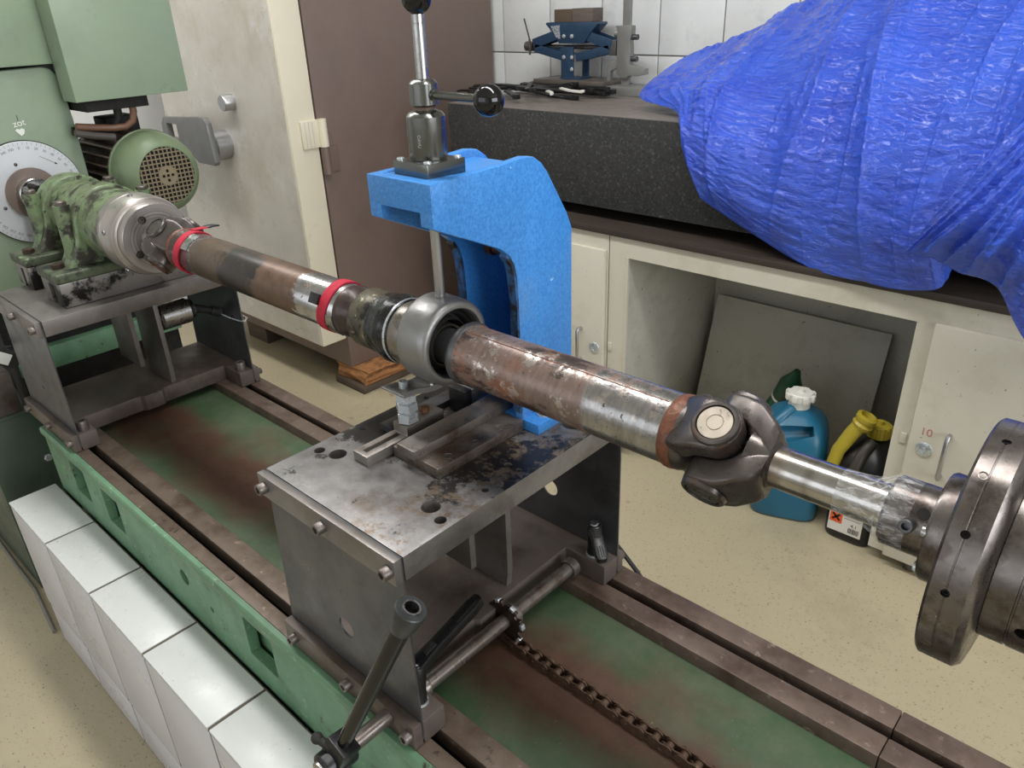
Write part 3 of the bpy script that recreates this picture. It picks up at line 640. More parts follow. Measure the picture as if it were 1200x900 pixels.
obj('bar', MB().box(-0.892, -0.857, 0.80, 0.90, ZT, ZT + 0.042), M['barlight'], fb, 0.001)
obj('end_block', MB().box(-0.895, -0.854, 0.783, 0.7995, ZT, ZT + 0.046), M['black'], fb, 0.001)
zz = ZT + 0.033
for i, (h, rot) in enumerate(((0.020, 0.42), (0.0175, 0.55), (0.0195, 0.36))):
    one('hex_nut', MB().lathe((-0.873, 0.672, zz), (0, 0, 1), [(0, 0.0148), (0.0022, 0.0182), (h - 0.0022, 0.0182), (h, 0.0148), (h, 0.008), (0, 0.008)], 6, rot), M['zinc'],
        ('bottom', 'middle', 'top')[i] + ' zinc hex nut of the stack of three under the bearing bracket', 'nut', group='nuts stacked under the bearing bracket')
    zz += h
# ------------------------------------------------------------------ blue C-frame
n = N('blue_hammer_paint')
cb = n.mix(n.rng(n.noise(240, 3, 0.6), 0.35, 0.65), lin((50, 122, 198)), lin((70, 146, 220)))
cb = n.mix(n.rng(n.noise(5, 5, 0.6), 0.58, 0.8), cb, lin((104, 142, 188)))
cb = n.mix(n.rng(n.noise(48, 3, 0.5), 0.735, 0.755), cb, lin((150, 196, 240)))
n.put('Base Color', cb); n.put('Roughness', 0.33); n.bump(n.noise(240, 3, 0.6), 0.55, 0.0012)
M['blue'] = n.m
M['bluegrime'] = mat('blue_paint_grimy_edge', (52, 92, 140), 0.5, 0, 0.2, 50, spots=[((28, 28, 30), 40, 0.46, 0.58), ((120, 130, 136), 50, 0.64, 0.7)])
bf = thing('press_frame', 'sky blue C-shaped cast frame standing on the table plate', 'press frame', (-0.8155, 0.85, ZT))
prof = [(0.653, 1.478), (0.653, 1.419), (0.664, 1.414), (0.733, 1.383), (0.778, 1.362), (0.795, 1.349), (0.806, 1.332), (0.811, 1.310), (0.813, 1.27), (0.814, ZT + 0.02), (0.814, ZT + 0.001), (0.944, ZT + 0.001), (0.944, 1.358), (0.932, 1.384), (0.886, 1.455), (0.872, 1.471), (0.856, 1.4815), (0.836, 1.4845), (0.78, 1.4805)]
X0, X1 = -0.8815, -0.7495
for a, b in ((X0, X0 + 0.017), (X1 - 0.017, X1)):
    obj('side_plate', MB().prism(prof, (0, 0, 0), (0, 1, 0), (0, 0, 1), (1, 0, 0), a, b), M['blue'], bf, 0.003, ang=30)
obj('front_plate', MB().box(X0 + 0.0002, X1 - 0.0002, 0.6522, 0.668, 1.438, 1.4782), M['blue'], bf, 0.002)
obj('top_web', MB().prism([(0.66, 1.4775), (0.66, 1.45), (0.668, 1.45), (0.668, 1.457), (0.82, 1.462), (0.86, 1.44), (0.93, 1.34), (0.938, 1.345), (0.875, 1.455), (0.845, 1.4725)], (0, 0, 0), (0, 1, 0), (0, 0, 1), (1, 0, 0), X0 + 0.010, X1 - 0.010), M['blue'], bf, 0.002)
for s in (X0 + 0.0002, X1 - 0.0252): obj('front_lip', MB().box(s, s + 0.025, 0.6522, 0.668, 1.4192, 1.4395), M['blue'], bf, 0.002)
obj('back_web', MB().box(X0 + 0.012, X1 - 0.012, 0.915, 0.936, ZT + 0.002, 1.36), M['blue'], bf, 0.002)
for a in (X0 + 0.001, X1 - 0.016): obj('edge_strip', MB().prism([(0.8095, ZT + 0.03), (0.8135, ZT + 0.03), (0.8132, 1.29), (0.809, 1.317), (0.8035, 1.336), (0.7925, 1.351), (0.79, 1.346), (0.80, 1.333), (0.805, 1.313), (0.8095, 1.27)], (0, 0, 0), (0, 1, 0), (0, 0, 1), (1, 0, 0), a, a + 0.015), M['bluegrime'], bf)
obj('foot', MB().prism([(-0.76, 0.813), (-0.715, 0.813), (-0.715, 0.90), (-0.76, 0.944), (-0.87, 0.944), (-0.917, 0.90), (-0.917, 0.813), (-0.87, 0.813)], (0, 0, ZT), (1, 0, 0), (0, 1, 0), (0, 0, 1), 0, 0.018), M['blue'], bf, 0.0015)
for x in (-0.733, -0.899):
    obj('washer', MB().cyl((x, 0.848, ZT + 0.018), (x, 0.848, ZT + 0.0205), 0.0115), M['zinc'], bf)
    hexhead((x, 0.848, ZT + 0.0205), (0, 0, 1), 0.0085, 0.008, M['screw'], bf)
obj('cross_bolt', MB().cyl((-0.866, 0.868, 1.325), (-0.77, 0.868, 1.325), 0.008).cyl((-0.862, 0.868, 1.325), (-0.850, 0.868, 1.325), 0.013), mat('brown_bolt', (92, 62, 48), 0.5, 0.4, 0.2), bf)
# ------------------------------------------------------------------ screw press on top of the frame
PX, PY = -0.8155, 0.712
pr = thing('clamping_press', 'steel plunger press with two ball levers on top of the blue frame', 'press', (PX, PY, 1.478))
M['press'] = mat('blued_press_steel', (116, 117, 114), 0.24, 0.95, 0.03, 30, rv=0.04)
fp = obj('flange', MB().box(PX - 0.035, PX + 0.035, PY - 0.035, PY + 0.035, 1.4745, 1.4955), M['press'], pr, 0.0015)
for sx in (-1, 1):
    for sy in (-1, 1):
        obj('flange_screw', MB().lathe((PX + sx * 0.0275, PY + sy * 0.0275, 1.4955), (0, 0, 1), [(0, 0.0055), (0.002, 0.0055), (0.003, 0.0045), (0.003, 0.0028), (0.001, 0.0026), (0.001, 0)], 16), M['zinc'], fp)
obj('barrel', MB().lathe((PX, PY, 1.4955), (0, 0, 1), [(0, 0.0255), (0.002, 0.0262), (0.056, 0.0262), (0.0605, 0.0225), (0.0625, 0.018), (0.064, 0.0145), (0.067, 0.0135)], 48), M['press'], pr)
obj('gasket', MB().lathe((PX, PY, 1.5605), (0, 0, 1), [(0, 0.0142), (0.0028, 0.0152), (0.0038, 0.0138)], 32), mat('copper_gasket', (150, 128, 122), 0.35, 0.8, 0.05), pr)
obj('collar', MB().lathe((PX, PY, 1.5645), (0, 0, 1), [(0, 0.0165), (0.0015, 0.0188), (0.028, 0.0188), (0.0325, 0.0145), (0.0335, 0.011)], 40), M['press'], pr)
obj('handle_rod', MB().lathe((PX, PY, 1.596), (0, 0, 1), [(0, 0.0083), (0.0675, 0.0083), (0.0678, 0.0078), (0.0688, 0.0078), (0.069, 0.0083), (0.082, 0.0083)], 24), M['shiny'], pr)
M['ball'] = mat('black_ball_knob', (14, 14, 15), 0.06, 0, 0.1, 20, rv=0.02)
obj('ball_knob', MB().lathe((PX, PY, 1.673), (0, 0, 1), [(0, 0.008)] + [(0.0195 - 0.0195 * math.cos(t), 0.0195 * math.sin(t)) for t in [0.45 + (PI - 0.45) * k / 16 for k in range(17)]], 32), M['ball'], pr)
lv = obj('side_lever', MB().lathe((PX + 0.016, PY, 1.5785), (1, 0, 0), [(0, 0.0072), (0.006, 0.0072), (0.0062, 0.0055), (0.088, 0.0055)], 20), M['press'], pr)
M['chrome'] = mat('polished_ball', (58, 58, 60), 0.05, 0.9, 0.03, 10, rv=0.02)
obj('ball_knob', MB().lathe((PX + 0.1, PY, 1.577), (1, 0, 0), [(0, 0.006)] + [(0.0195 - 0.0195 * math.cos(t), 0.0195 * math.sin(t)) for t in [0.35 + (PI - 0.35) * k / 16 for k in range(17)]], 32), M['chrome'], pr)
obj('plunger', MB().lathe((PX, PY, 1.2925), (0, 0, 1), [(0, 0.0062), (0.002, 0.0075), (0.0065, 0.0075), (0.007, 0.007), (0.008, 0.0075), (0.185, 0.0075)], 24), M['alu'], pr)
text('engraving', 'OAVU', 0.006, (PX + 0.0105, PY - 0.0243, 1.522), (0, 0, -1), (1, 0.43, 0), mat('engraved_line', (166, 164, 156), 0.5, 0.3, 0.02), pr, 0.0003)
# ------------------------------------------------------------------ crank shaft, sprocket and hand crank
RX, RZ = -0.711, 0.7185
cr = thing('crank_shaft', 'horizontal steel rod with chain sprocket and raised hand crank at the middle bridge', 'crank', (RX, 0.63, RZ - 0.03))
M['rod'] = mat('brown_rod_steel', (122, 114, 108), 0.34, 0.7, 0.14, 24, spots=[((90, 70, 56), 16, 0.54, 0.7)])
obj('rod', MB().cyl((RX, 0.335, RZ), (RX, 0.905, RZ), 0.0125, ch=0.001), M['rod'], cr)
obj('end_collar', MB().lathe((RX, 0.884, RZ), (0, 1, 0), [(0, 0.0165), (0.0015, 0.018), (0.016, 0.018), (0.0175, 0.0165)], 32), M['rod'], cr)
obj('near_collar', MB().lathe((RX, 0.512, RZ), (0, 1, 0), [(0, 0.0165), (0.0015, 0.0175), (0.012, 0.0175), (0.0135, 0.0155)], 32), M['rod'], cr)
obj('sprocket_hub', MB().lathe((RX, 0.716, RZ), (0, 1, 0), [(0, 0.0205), (0.018, 0.0205), (0.0195, 0.019)], 32), M['rod'], cr)
SR = 0.038; NT = 14
poly = []
for k in range(NT):
    for f, r in ((-0.30, SR - 0.006), (-0.14, SR + 0.003), (0.14, SR + 0.003), (0.30, SR - 0.006)):
        a = 2 * PI * (k + f) / NT; poly.append((r * math.cos(a), r * math.sin(a)))
obj('sprocket', MB().prism(poly, (RX, 0.7085, RZ), (1, 0, 0), (0, 0, 1), (0, 1, 0), 0, 0.0065), mat('sprocket_steel', (78, 66, 58), 0.4, 0.8, 0.2, 40), cr, 0.0008)
for k in range(NT):
    if k % 2: continue
    a = 2 * PI * k / NT + 0.2
    obj('tooth_tip', MB().obox((RX + (SR + 0.0015) * math.cos(a), 0.7115, RZ + (SR + 0.0015) * math.sin(a)), ((-math.sin(a), 0, math.cos(a)), (0, 1, 0), (math.cos(a), 0, math.sin(a))), (0.0052, 0.0042, 0.003)), M['zinc'], cr, 0.001)
H0 = Vector((RX, 0.352, RZ)); H1 = Vector((-0.600, 0.431, 1.008)); hd = (H1 - H0).normalized()
hub = obj('crank_hub', MB().lathe((RX, 0.325, RZ), (0, 1, 0), [(0, 0.016), (0.003, 0.022), (0.05, 0.022), (0.053, 0.019)], 28).obox(H0 + hd * 0.022, (hd, hd.cross(Vector((0, 1, 0))), hd.cross(hd.cross(Vector((0, 1, 0))))), (0.018, 0.02, 0.016)), M['black'], cr, 0.002)
obj('hub_cap', MB().lathe((RX, 0.3255, RZ), (0, -1, 0), [(0, 0.015), (0.004, 0.0145), (0.005, 0.012)], 24), M['shiny'], hub)
obj('hub_screw', MB().cyl((RX + 0.01, 0.352, RZ + 0.02), (RX - 0.022, 0.34, RZ + 0.035), 0.0065).ball((RX - 0.022, 0.34, RZ + 0.035), 0.009, 12, 8), M['matblack'], hub)
obj('crank_arm', MB().cyl(H0 + hd * 0.035, H1 - hd * 0.03, 0.0108, 0.0135, 24), mat('black_crank_paint', (17, 17, 16), 0.16, 0.1, 0.15, 20, rv=0.04), cr)
obj('arm_ferrule', MB().cyl(H0 + hd * 0.031, H0 + hd * 0.036, 0.0125), M['zinc'], cr)
obj('arm_socket', MB().lathe(H1 - hd * 0.034, hd, [(0, 0.0145), (0.012, 0.0185), (0.034, 0.0215), (0.04, 0.0215), (0.0415, 0.020), (0.0415, 0.0125), (0.008, 0.0115), (0.008, 0)], 32), mat('dark_socket', (66, 68, 68), 0.4, 0.6, 0.12, 30), cr)
obj('socket_ring', MB().lathe(H1 + hd * 0.0065, hd, [(0, 0.0128), (0.003, 0.0125), (0.003, 0.0098), (-0.02, 0.0095), (-0.02, 0.0118)], 28, loop=True), M['shiny'], cr)
# ------------------------------------------------------------------ clamping levers on the feet of the middle bridge
def lever(base, top, end, label):
    t = thing('clamping_lever', label, 'lever', base, 'black clamping levers on the feet of the middle bridge')
    b = Vector(base); tp = Vector(top); e = Vector(end)
    ax_ = (tp - b).normalized(); d = (e - tp).normalized()
    obj('washer', MB().cyl(b, b + ax_ * 0.004, 0.0155), M['zinc'], t)
    obj('hub', MB().lathe(b + ax_ * 0.004, ax_, [(0, 0.0135), (0.02, 0.0125), (0.048, 0.0142), (0.062, 0.0142), (0.066, 0.012)], 24), M['black'], t)
    obj('hub_screw', MB().lathe(b + ax_ * 0.069, ax_, [(0, 0.0085), (0.0018, 0.008), (0.0018, 0.005), (0, 0.0045)], 20), M['zinc'], t)
    sd = d.cross(Vector((0, 0, 1))).normalized(); up = sd.cross(d).normalized()
    L = (e - tp).length
    h = obj('handle', MB().prism([(0.0, -0.0135), (L * 0.3, -0.0105), (L * 0.86, -0.0115), (L, -0.009), (L * 1.02, 0.0), (L, 0.009), (L * 0.86, 0.0115), (L * 0.3, 0.0105), (0.0, 0.0135), (-0.010, 0.010), (-0.014, 0.0), (-0.010, -0.010)], tp, d, sd, up, -0.009, 0.0085), M['black'], t, 0.003, ang=50)
    for k in (-1, 0, 1): obj('grip_rib', MB().obox(tp + d * (L * 0.78) + sd * (0.0045 * k) + up * 0.0095, (d, sd, up), (L * 0.16, 0.0011, 0.0016)), M['black'], h)
    obj('badge', MB().obox(tp + d * (L * 0.22) + up * 0.009, (d, sd, up), (0.011, 0.006, 0.0012)), M['matblack'], h, 0.0006)
    return t
lever((-0.683, 0.487, 0.735), (-0.690, 0.496, 0.797), (-0.684, 0.628, 0.842), 'black clamping lever pointing away on the foot nearest the hand crank')
lever((-0.690, 0.937, 0.735), (-0.690, 0.937, 0.797), (-0.640, 0.897, 0.768), 'black clamping lever seen end-on on the far foot of the middle bridge')
# ------------------------------------------------------------------ chain
chn = thing('drive_chain', 'rusty roller chain running along the green pan from the sprocket', 'chain', (-0.3, 0.712, 0.662))
M['chain'] = mat('rusty_chain', (98, 78, 64), 0.4, 0.6, 0.2, 40, spots=[((136, 116, 98), 70, 0.58, 0.66)])
PT = 0.0242; CZ = RZ - SR + 0.006
def link_mesh(inner):
    mb = MB(); w = 0.0062 if inner else 0.0090
    for s in (-1, 1):
        pl = []
        for k in range(9): a = PI / 2 + PI * k / 8; pl.append((0.0100 * math.cos(a), 0.0100 * math.sin(a)))
        pl += [(PT / 2, -0.0072)]
        for k in range(9): a = -PI / 2 + PI * k / 8; pl.append((PT + 0.0100 * math.cos(a), 0.0100 * math.sin(a)))
        pl += [(PT / 2, 0.0072)]
        mb.prism(pl, (0, s * w, 0), (1, 0, 0), (0, 0, 1), (0, 1, 0), -0.0012, 0.0012)
    for x in (0, PT):
        if inner: mb.cyl((x, -0.0050, 0), (x, 0.0050, 0), 0.0070, seg=14)
        else: mb.cyl((x, -0.0115, 0), (x, 0.0115, 0), 0.0035, seg=10)
    me = mb.mesh('chain_link'); me.materials.append(M['chain']); return me
LM = [link_mesh(True), link_mesh(False)]
x = RX; pts = []
for k in range(6):      # wrapped round the sprocket from the top of its far side to the bottom
    a = PI * 0.62 + k * (PI * 1.5 - PI * 0.62) / 5.2
    pts.append((RX + (SR - 0.001) * math.cos(a), RZ + (SR - 0.001) * math.sin(a)))
pts = [pts[-1]]
pts = [(RX - 0.004, RZ - SR + 0.001)]
k = 0
while pts[-1][0] < 0.2:
    px, pz = pts[-1]; tz = 0.6735 + 0.0015 * math.sin(px * 40)
    nz = pz + max(-0.004, min(0.004, (tz - pz) * 0.4)); pts.append((px + math.sqrt(PT * PT - (nz - pz) ** 2), nz))
for i in range(len(pts) - 1):
    (xa, za), (xb, zb) = pts[i], pts[i + 1]
    o = bpy.data.objects.new('chain_link', LM[i % 2]); COL.objects.link(o); o.parent = chn
    o.location = Vector((xa, 0.712, za)) - chn.location; o.rotation_euler = (0, -math.atan2(zb - za, xb - xa), 0)
# hose behind the far rail
one('black_hose', MB().tube([(-0.70, 1.0, 0.735), (-0.67, 1.0, 0.713), (-0.634, 1.0, 0.684), (-0.603, 1.0, 0.654), (-0.55, 1.002, 0.58), (-0.50, 1.01, 0.3), (-0.50, 1.03, 0.0)], 0.0045, 10), M['matblack'], 'thin black hose hanging over the back of the far rail', 'hose')
# ------------------------------------------------------------------ spindle bearing on the far bridge
bb = thing('spindle_bearing', 'worn green cast spindle bearing with steel flange on the far bridge', 'bearing block', (-2.12, AY, ZT))
M['blk'] = mat('oily_foot_steel', (124, 119, 115), 0.38, 0.6, 0.1, 12, spots=[((22, 20, 18), 9, 0.52, 0.58)])
for xa, xb_ in ((-2.125, -2.0), (-2.325, -2.215)):
    o = obj('foot_block', MB().box(xa, xb_, 0.538, 0.886, ZT + 0.001, ZT + 0.062), M['blk'], bb, 0.003)
    cut(o, MB().box(xa + 0.045, xb_ - 0.045, 0.52, 0.57, ZT - 0.01, ZT + 0.052))
CASTB = mat('casting_blackened', (84, 92, 72), 0.55, 0.2, 0.2, 16, spots=[((20, 19, 17), 14, 0.46, 0.56), ((128, 156, 110), 18, 0.62, 0.68)], bump=0.4, bs=80, bd=0.002)
for xa, xb_ in ((-2.128, -1.996), (-2.328, -2.212)):
    obj('foot_flange', MB().box(xa, xb_, 0.534, 0.89, ZT + 0.062, ZT + 0.086), CASTB, bb, 0.005, seg=3)
    xm = (xa + xb_) / 2
    for s in (-1, 1):
        # saddle under the cap, and the two tall cap bolts in their bosses
        obj('boss', MB().cyl((xm, AY + s * 0.100, ZT + 0.08), (xm, AY + s * 0.100, ZT + 0.232), 0.021, 0.019), M['castgreen'], bb)
        hexhead((xm, AY + s * 0.100, ZT + 0.232), (0, 0, 1), 0.0145, 0.010, M['screw'], bb, 'cap_bolt')
        hexhead((xm, AY + s * 0.146, ZT + 0.086), (0, 0, 1), 0.015, 0.012, mat('oily_bolt', (62, 48, 40), 0.5, 0.5, 0.2), bb, 'foot_bolt')
    pts = [(-0.135, ZT + 0.08), (-0.118, ZT + 0.105), (-0.098, ZT + 0.15)] + [(0.094 * math.cos(a), AZ + 0.094 * math.sin(a)) for a in [PI - PI * k / 18 for k in range(19)]] + [(0.098, ZT + 0.15), (0.118, ZT + 0.105), (0.135, ZT + 0.08)]
    obj('bearing_saddle', MB().prism(pts, (0, AY, 0), (0, 1, 0), (0, 0, 1), (1, 0, 0), xm - 0.034, xm + 0.034), M['castgreen'], bb, 0.006, seg=3, ang=50)
obj('barrel', MB().lathe((-2.345, AY, AZ), (1, 0, 0), [(0, 0.06), (0.004, 0.080), (0.06, 0.086), (0.09, 0.082), (0.16, 0.080), (0.21, 0.084), (0.27, 0.087), (0.40, 0.087), (0.44, 0.085)], 56), M['castgreen'], bb, ang=50)
obj('rear_ring', turn([(-2.36, 0.04), (-2.36, 0.058), (-2.34, 0.06)]), M['shiny'], bb)
n = N('turned_face_steel')
xr = n.sep(); rr = n.math('SQRT', n.math('ADD', n.math('MULTIPLY', xr[1], xr[1]), n.math('MULTIPLY', n.math('SUBTRACT', xr[2], AZ - ZT), n.math('SUBTRACT', xr[2], AZ - ZT))))
w = n.t.nodes.new('ShaderNodeTexNoise'); w.noise_dimensions = '1D'; w.inputs['Scale'].default_value = 260; n.l(rr, w.inputs['W'])
n.put('Base Color', n.mix(n.rng(w.outputs[0], 0.3, 0.7), lin((146, 139, 134)), lin((182, 177, 172)))); n.put('Metallic', 0.75)
n.put('Roughness', n.rng(n.noise(20), 0.3, 0.7, 0.26, 0.42)); n.bump(w.outputs[0], 0.15, 0.0006)
M['turned'] = n.m
rg = obj('flange_ring', turn([(-1.915, 0.07), (-1.914, 0.088), (-1.905, 0.0925), (-1.882, 0.0925), (-1.880, 0.0905), (-1.877, 0.0905), (-1.875, 0.0935), (-1.832, 0.0935), (-1.820, 0.090), (-1.815, 0.083), (-1.812, 0.06)], 72), M['turned'], bb)
fd = obj('flange_disc', turn([(-1.818, 0.05), (-1.818, 0.0795), (-1.816, 0.081), (-1.787, 0.081), (-1.785, 0.0795), (-1.785, 0.05)], 72), M['turned'], bb)
c = MB()
for a in (118, 28, -62, -152): c.cyl((-1.80, AY + 0.055 * math.cos(math.radians(a)), AZ + 0.055 * math.sin(math.radians(a))), (-1.77, AY + 0.055 * math.cos(math.radians(a)), AZ + 0.055 * math.sin(math.radians(a))), 0.0095, seg=18)
cut(fd, c)
for a in (118, 28, -62, -152): socket_screw((-1.7995, AY + 0.055 * math.cos(math.radians(a)), AZ + 0.055 * math.sin(math.radians(a))), (1, 0, 0), 0.0068, 0.010, M['screw'], bb)
for a in (98, 165, 230): socket_screw(Vector((-1.853, AY, AZ)) + dvec(math.radians(a)) * 0.0915, dvec(math.radians(a)), 0.0062, 0.005, M['shiny'], bb)
obj('centre_boss', turn([(-1.787, 0.030), (-1.786, 0.038), (-1.780, 0.036), (-1.779, 0.034), (-1.765, 0.0335), (-1.763, 0.03)]), M['shiny'], bb)
# ------------------------------------------------------------------ headstock housing with dial
hs = thing('headstock_housing', 'green headstock housing with a round white degree dial', 'machine housing', (-2.9, 0.62, 0.0))
hp = [(0.45, 0.92), (0.884, 0.92)] + [(0.884, 1.40), (0.880, 1.50), (0.872, 1.53), (0.858, 1.548), (0.835, 1.555)] + [(0.45, 1.548)]
obj('body', MB().prism(hp, (0, 0, 0), (0, 1, 0), (0, 0, 1), (1, 0, 0), -3.3, -2.622), M['hgreen'], hs, 0.006, seg=3, ang=30)
obj('upper_cover', MB().box(-3.3, -2.60, 0.45, 0.884, 1.561, 2.1), M['hgreen'], hs, 0.004)
obj('dark_void_block', MB().box(-3.3, -2.68, 0.52, 1.06, 0.0, 0.918), M['dark'], hs)  # near-black block put in for the shade of the open space under the housing
obj('ledge', MB().box(-2.68, -2.64, 0.52, 1.06, 0.66, 0.735), M['green'], hs, 0.004)
DX = -2.612
obj('dial', MB().lathe((DX - 0.009, AY, AZ), (1, 0, 0), [(0, 0.147), (0.008, 0.147), (0.009, 0.1462)], 96), mat('dial_aluminium', (206, 209, 212), 0.42, 0.3, 0.03, 6), hs, label='white metal dial with numbers round its rim')
obj('dial_edge', MB().lathe((DX - 0.01, AY, AZ), (1, 0, 0), [(0, 0.1495), (0.005, 0.1495), (0.005, 0.146)], 96), M['matblack'], hs)
INK = mat('dial_ink', (120, 122, 124), 0.6, 0, 0.02)
nb = None
import_marks = MB()
for k in range(36):
    a = math.radians(90 - 10 * k)
    rad = dvec(a); tan = Vector((0, math.sin(a), -math.cos(a)))
    p = Vector((DX + 0.0002, AY, AZ)) + rad * 0.128
    text('dial_number', str(10 * k), 0.0105, p, tan, rad, INK, hs, 0.0002)
for k in range(72):
    a = math.radians(5 * k); import_marks.obox(Vector((DX + 0.0002, AY, AZ)) + dvec(a) * 0.1405, ((1, 0, 0), dvec(a), dvec(a + PI / 2)), (0.0003, 0.0035, 0.0004))
obj('dial_marks', import_marks, INK, hs)
for a in (104, 200, 344):
    obj('dial_screw', MB().ball(Vector((DX, AY, AZ)) + dvec(math.radians(a)) * 0.088, 0.005, 12, 8), M['dsteel'], hs)
obj('arrow', MB().obox((DX + 0.0003, AY + 0.065, AZ + 0.086), ((1, 0, 0), (0, 0.82, -0.56), (0, 0.56, 0.82)), (0.0003, 0.022, 0.0005)).prism([(0.0, 0.003), (0.009, 0.0), (0.0, -0.003)], (DX, AY + 0.083, AZ + 0.0735), (0, 0.82, -0.56), (0, 0.56, 0.82), (1, 0, 0), 0, 0.0006), M['dark'], hs)
obj('hub_plate', turn([(-2.612, 0.06), (-2.606, 0.0735), (-2.604, 0.0725), (-2.604, 0.03)]), mat('hub_brown_steel', (134, 120, 112), 0.4, 0.4, 0.06), hs)
obj('spindle_sleeve', turn([(-2.606, 0.03), (-2.605, 0.046), (-2.575, 0.046), (-2.572, 0.043), (-2.572, 0.036), (-2.55, 0.034), (-2.548, 0.02)]), M['shiny'], hs)
obj('coupling', turn([(-2.56, 0.02), (-2.555, 0.030), (-2.52, 0.032), (-2.51, 0.022), (-2.45, 0.022), (-2.44, 0.032), (-2.40, 0.034), (-2.35, 0.03)], 24), M['dsteel'], hs)
for a in (30, 120, 210, 300): obj('coupling_bolt', MB().cyl(Vector((-2.55, AY, AZ)) + dvec(math.radians(a)) * 0.034, Vector((-2.49, AY, AZ)) + dvec(math.radians(a)) * 0.034, 0.009), M['dark'], hs)
WHITE = mat('white_mark_paint', (226, 228, 222), 0.6, 0, 0.02)
obj('pointer_mark', MB().prism([(-0.0125, 0.017), (-0.006, 0.021), (0.0, 0.018), (0.006, 0.021), (0.0125, 0.017), (0.009, 0.006), (0.0, 0.0)], (DX - 0.0098, 0.732, 1.376), (0, 1, 0), (0, 0, 1), (1, 0, 0), 0, 0.0012), WHITE, hs)
text('hand_mark', 'zot', 0.026, (DX - 0.0095, 0.735, 1.411), (0, 1, 0.12), (0, -0.12, 1), WHITE, hs, 0.0004)
obj('hand_mark_stroke', MB().box(DX - 0.0098, DX - 0.0092, 0.734, 0.7355, 1.417, 1.434), M['matblack'], hs)
# control box beside the housing
cbx = thing('control_box', 'large flat green sheet-metal box above the motor', 'control box', (-2.65, 1.03, 1.459))
obj('body', MB().prism([(-3.0, 0.888), (-2.598, 0.888), (-2.598, 0.862), (-2.5, 0.862), (-2.5, 1.202), (-3.0, 1.202)], (0, 0, 0), (1, 0, 0), (0, 1, 0), (0, 0, 1), 1.459, 2.1), M['hgreen'], cbx, 0.003)
obj('bracket', MB().box(-2.95, -2.515, 0.890, 1.075, 1.428, 1.4585), M['dark'], cbx, 0.002)
# ------------------------------------------------------------------ motor
MY, MZ = 1.008, 1.246
mo = thing('electric_motor', 'green electric motor with cooling fins and square-mesh fan grille', 'motor', (-2.55, MY, MZ - 0.125))
obj('fan_cover', MB().lathe((-2.465, MY, MZ), (1, 0, 0), [(0, 0.123), (0.004, 0.125), (0.012, 0.125), (0.014, 0.1215), (0.062, 0.119), (0.092, 0.112), (0.112, 0.098), (0.122, 0.086), (0.122, 0.0835), (0.118, 0.0825), (0.118, 0.0)], 72), mat('motor_cover_paint', (112, 128, 98), 0.4, 0, 0.06, 6, spots=[((92, 104, 80), 10, 0.5, 0.75)]), mo, ang=50)
obj('grille_shade_disc', MB().cyl((-2.346, MY, MZ), (-2.3455, MY, MZ), 0.082, seg=48), M['dark'], mo)  # dark disc stands in for the shaded hollow behind the mesh
GRP = mat('grille_paint', (128, 116, 92), 0.5, 0.1, 0.1)
gr = MB(); GX = -2.341; GR = 0.0825; step = 0.0128
for k in range(-6, 7):
    o_ = k * step; hl = math.sqrt(max(0, GR * GR - o_ * o_)); wd = 0.0018
    ci = math.sqrt(max(0, 0.0285 ** 2 - o_ * o_)) if abs(o_) < 0.0285 else 0.0
    for a_, b_ in (((-hl, -ci), (ci, hl)) if ci else ((-hl, hl),)):
        gr.box(GX - 0.002, GX + 0.0008, MY + o_ - wd, MY + o_ + wd, MZ + a_, MZ + b_)
        gr.box(GX - 0.0018, GX + 0.0006, MY + a_, MY + b_, MZ + o_ - wd, MZ + o_ + wd)
obj('grille', gr, GRP, mo)
gc = obj('grille_centre', MB().cyl((GX - 0.002, MY, MZ), (GX + 0.0014, MY, MZ), 0.029, seg=32), GRP, mo)
cut(gc, MB().box(GX - 0.01, GX + 0.01, MY - 0.004, MY + 0.004, MZ - 0.004, MZ + 0.004).box(GX - 0.01, GX + 0.01, MY - 0.004, MY + 0.004, MZ + 0.0095, MZ + 0.018).box(GX - 0.01, GX + 0.01, MY - 0.004, MY + 0.004, MZ - 0.018, MZ - 0.0095).box(GX - 0.01, GX + 0.01, MY + 0.0095, MY + 0.018, MZ - 0.004, MZ + 0.004).box(GX - 0.01, GX + 0.01, MY - 0.018, MY - 0.0095, MZ - 0.004, MZ + 0.004))
obj('stator', MB().cyl((-2.80, MY, MZ), (-2.465, MY, MZ), 0.10, seg=48), mat('motor_brown', (64, 50, 42), 0.6, 0.2, 0.15, 12), mo)
FIN = mat('motor_fin', (134, 112, 98), 0.45, 0.4, 0.15, 12)
fme = None
for k in range(26):
    a = 2 * PI * k / 26; d = dvec(a)
    obj('fin', MB().obox(Vector((-2.62, MY, MZ)) + d * 0.1075, ((1, 0, 0), d, Vector((1, 0, 0)).cross(d)), (0.155, 0.0105, 0.0028)), FIN, mo)
obj('mounting_foot', MB().box(-2.62, -2.47, 0.89, 0.93, 1.165, 1.185), M['matblack'], mo, 0.002)
obj('terminal_box', MB().box(-2.68, -2.58, 0.96, 1.06, 1.345, 1.40), M['matblack'], mo, 0.006)
mo.location = (-2.66, 1.0515, 1.0969); mo.scale = (1.043, 1.043, 1.043)
one('conduit', MB().tube([(-2.566, 0.866, 1.388), (-2.566, 0.918, 1.379), (-2.561, 0.970, 1.372), (-2.555, 1.006, 1.372), (-2.545, 1.027, 1.388), (-2.540, 1.033, 1.414), (-2.540, 1.033, 1.436)], 0.0105, 12), mat('brown_conduit', (116, 84, 66), 0.5, 0, 0.12), 'brown flexible conduit bent up from the motor to the control box', 'conduit')
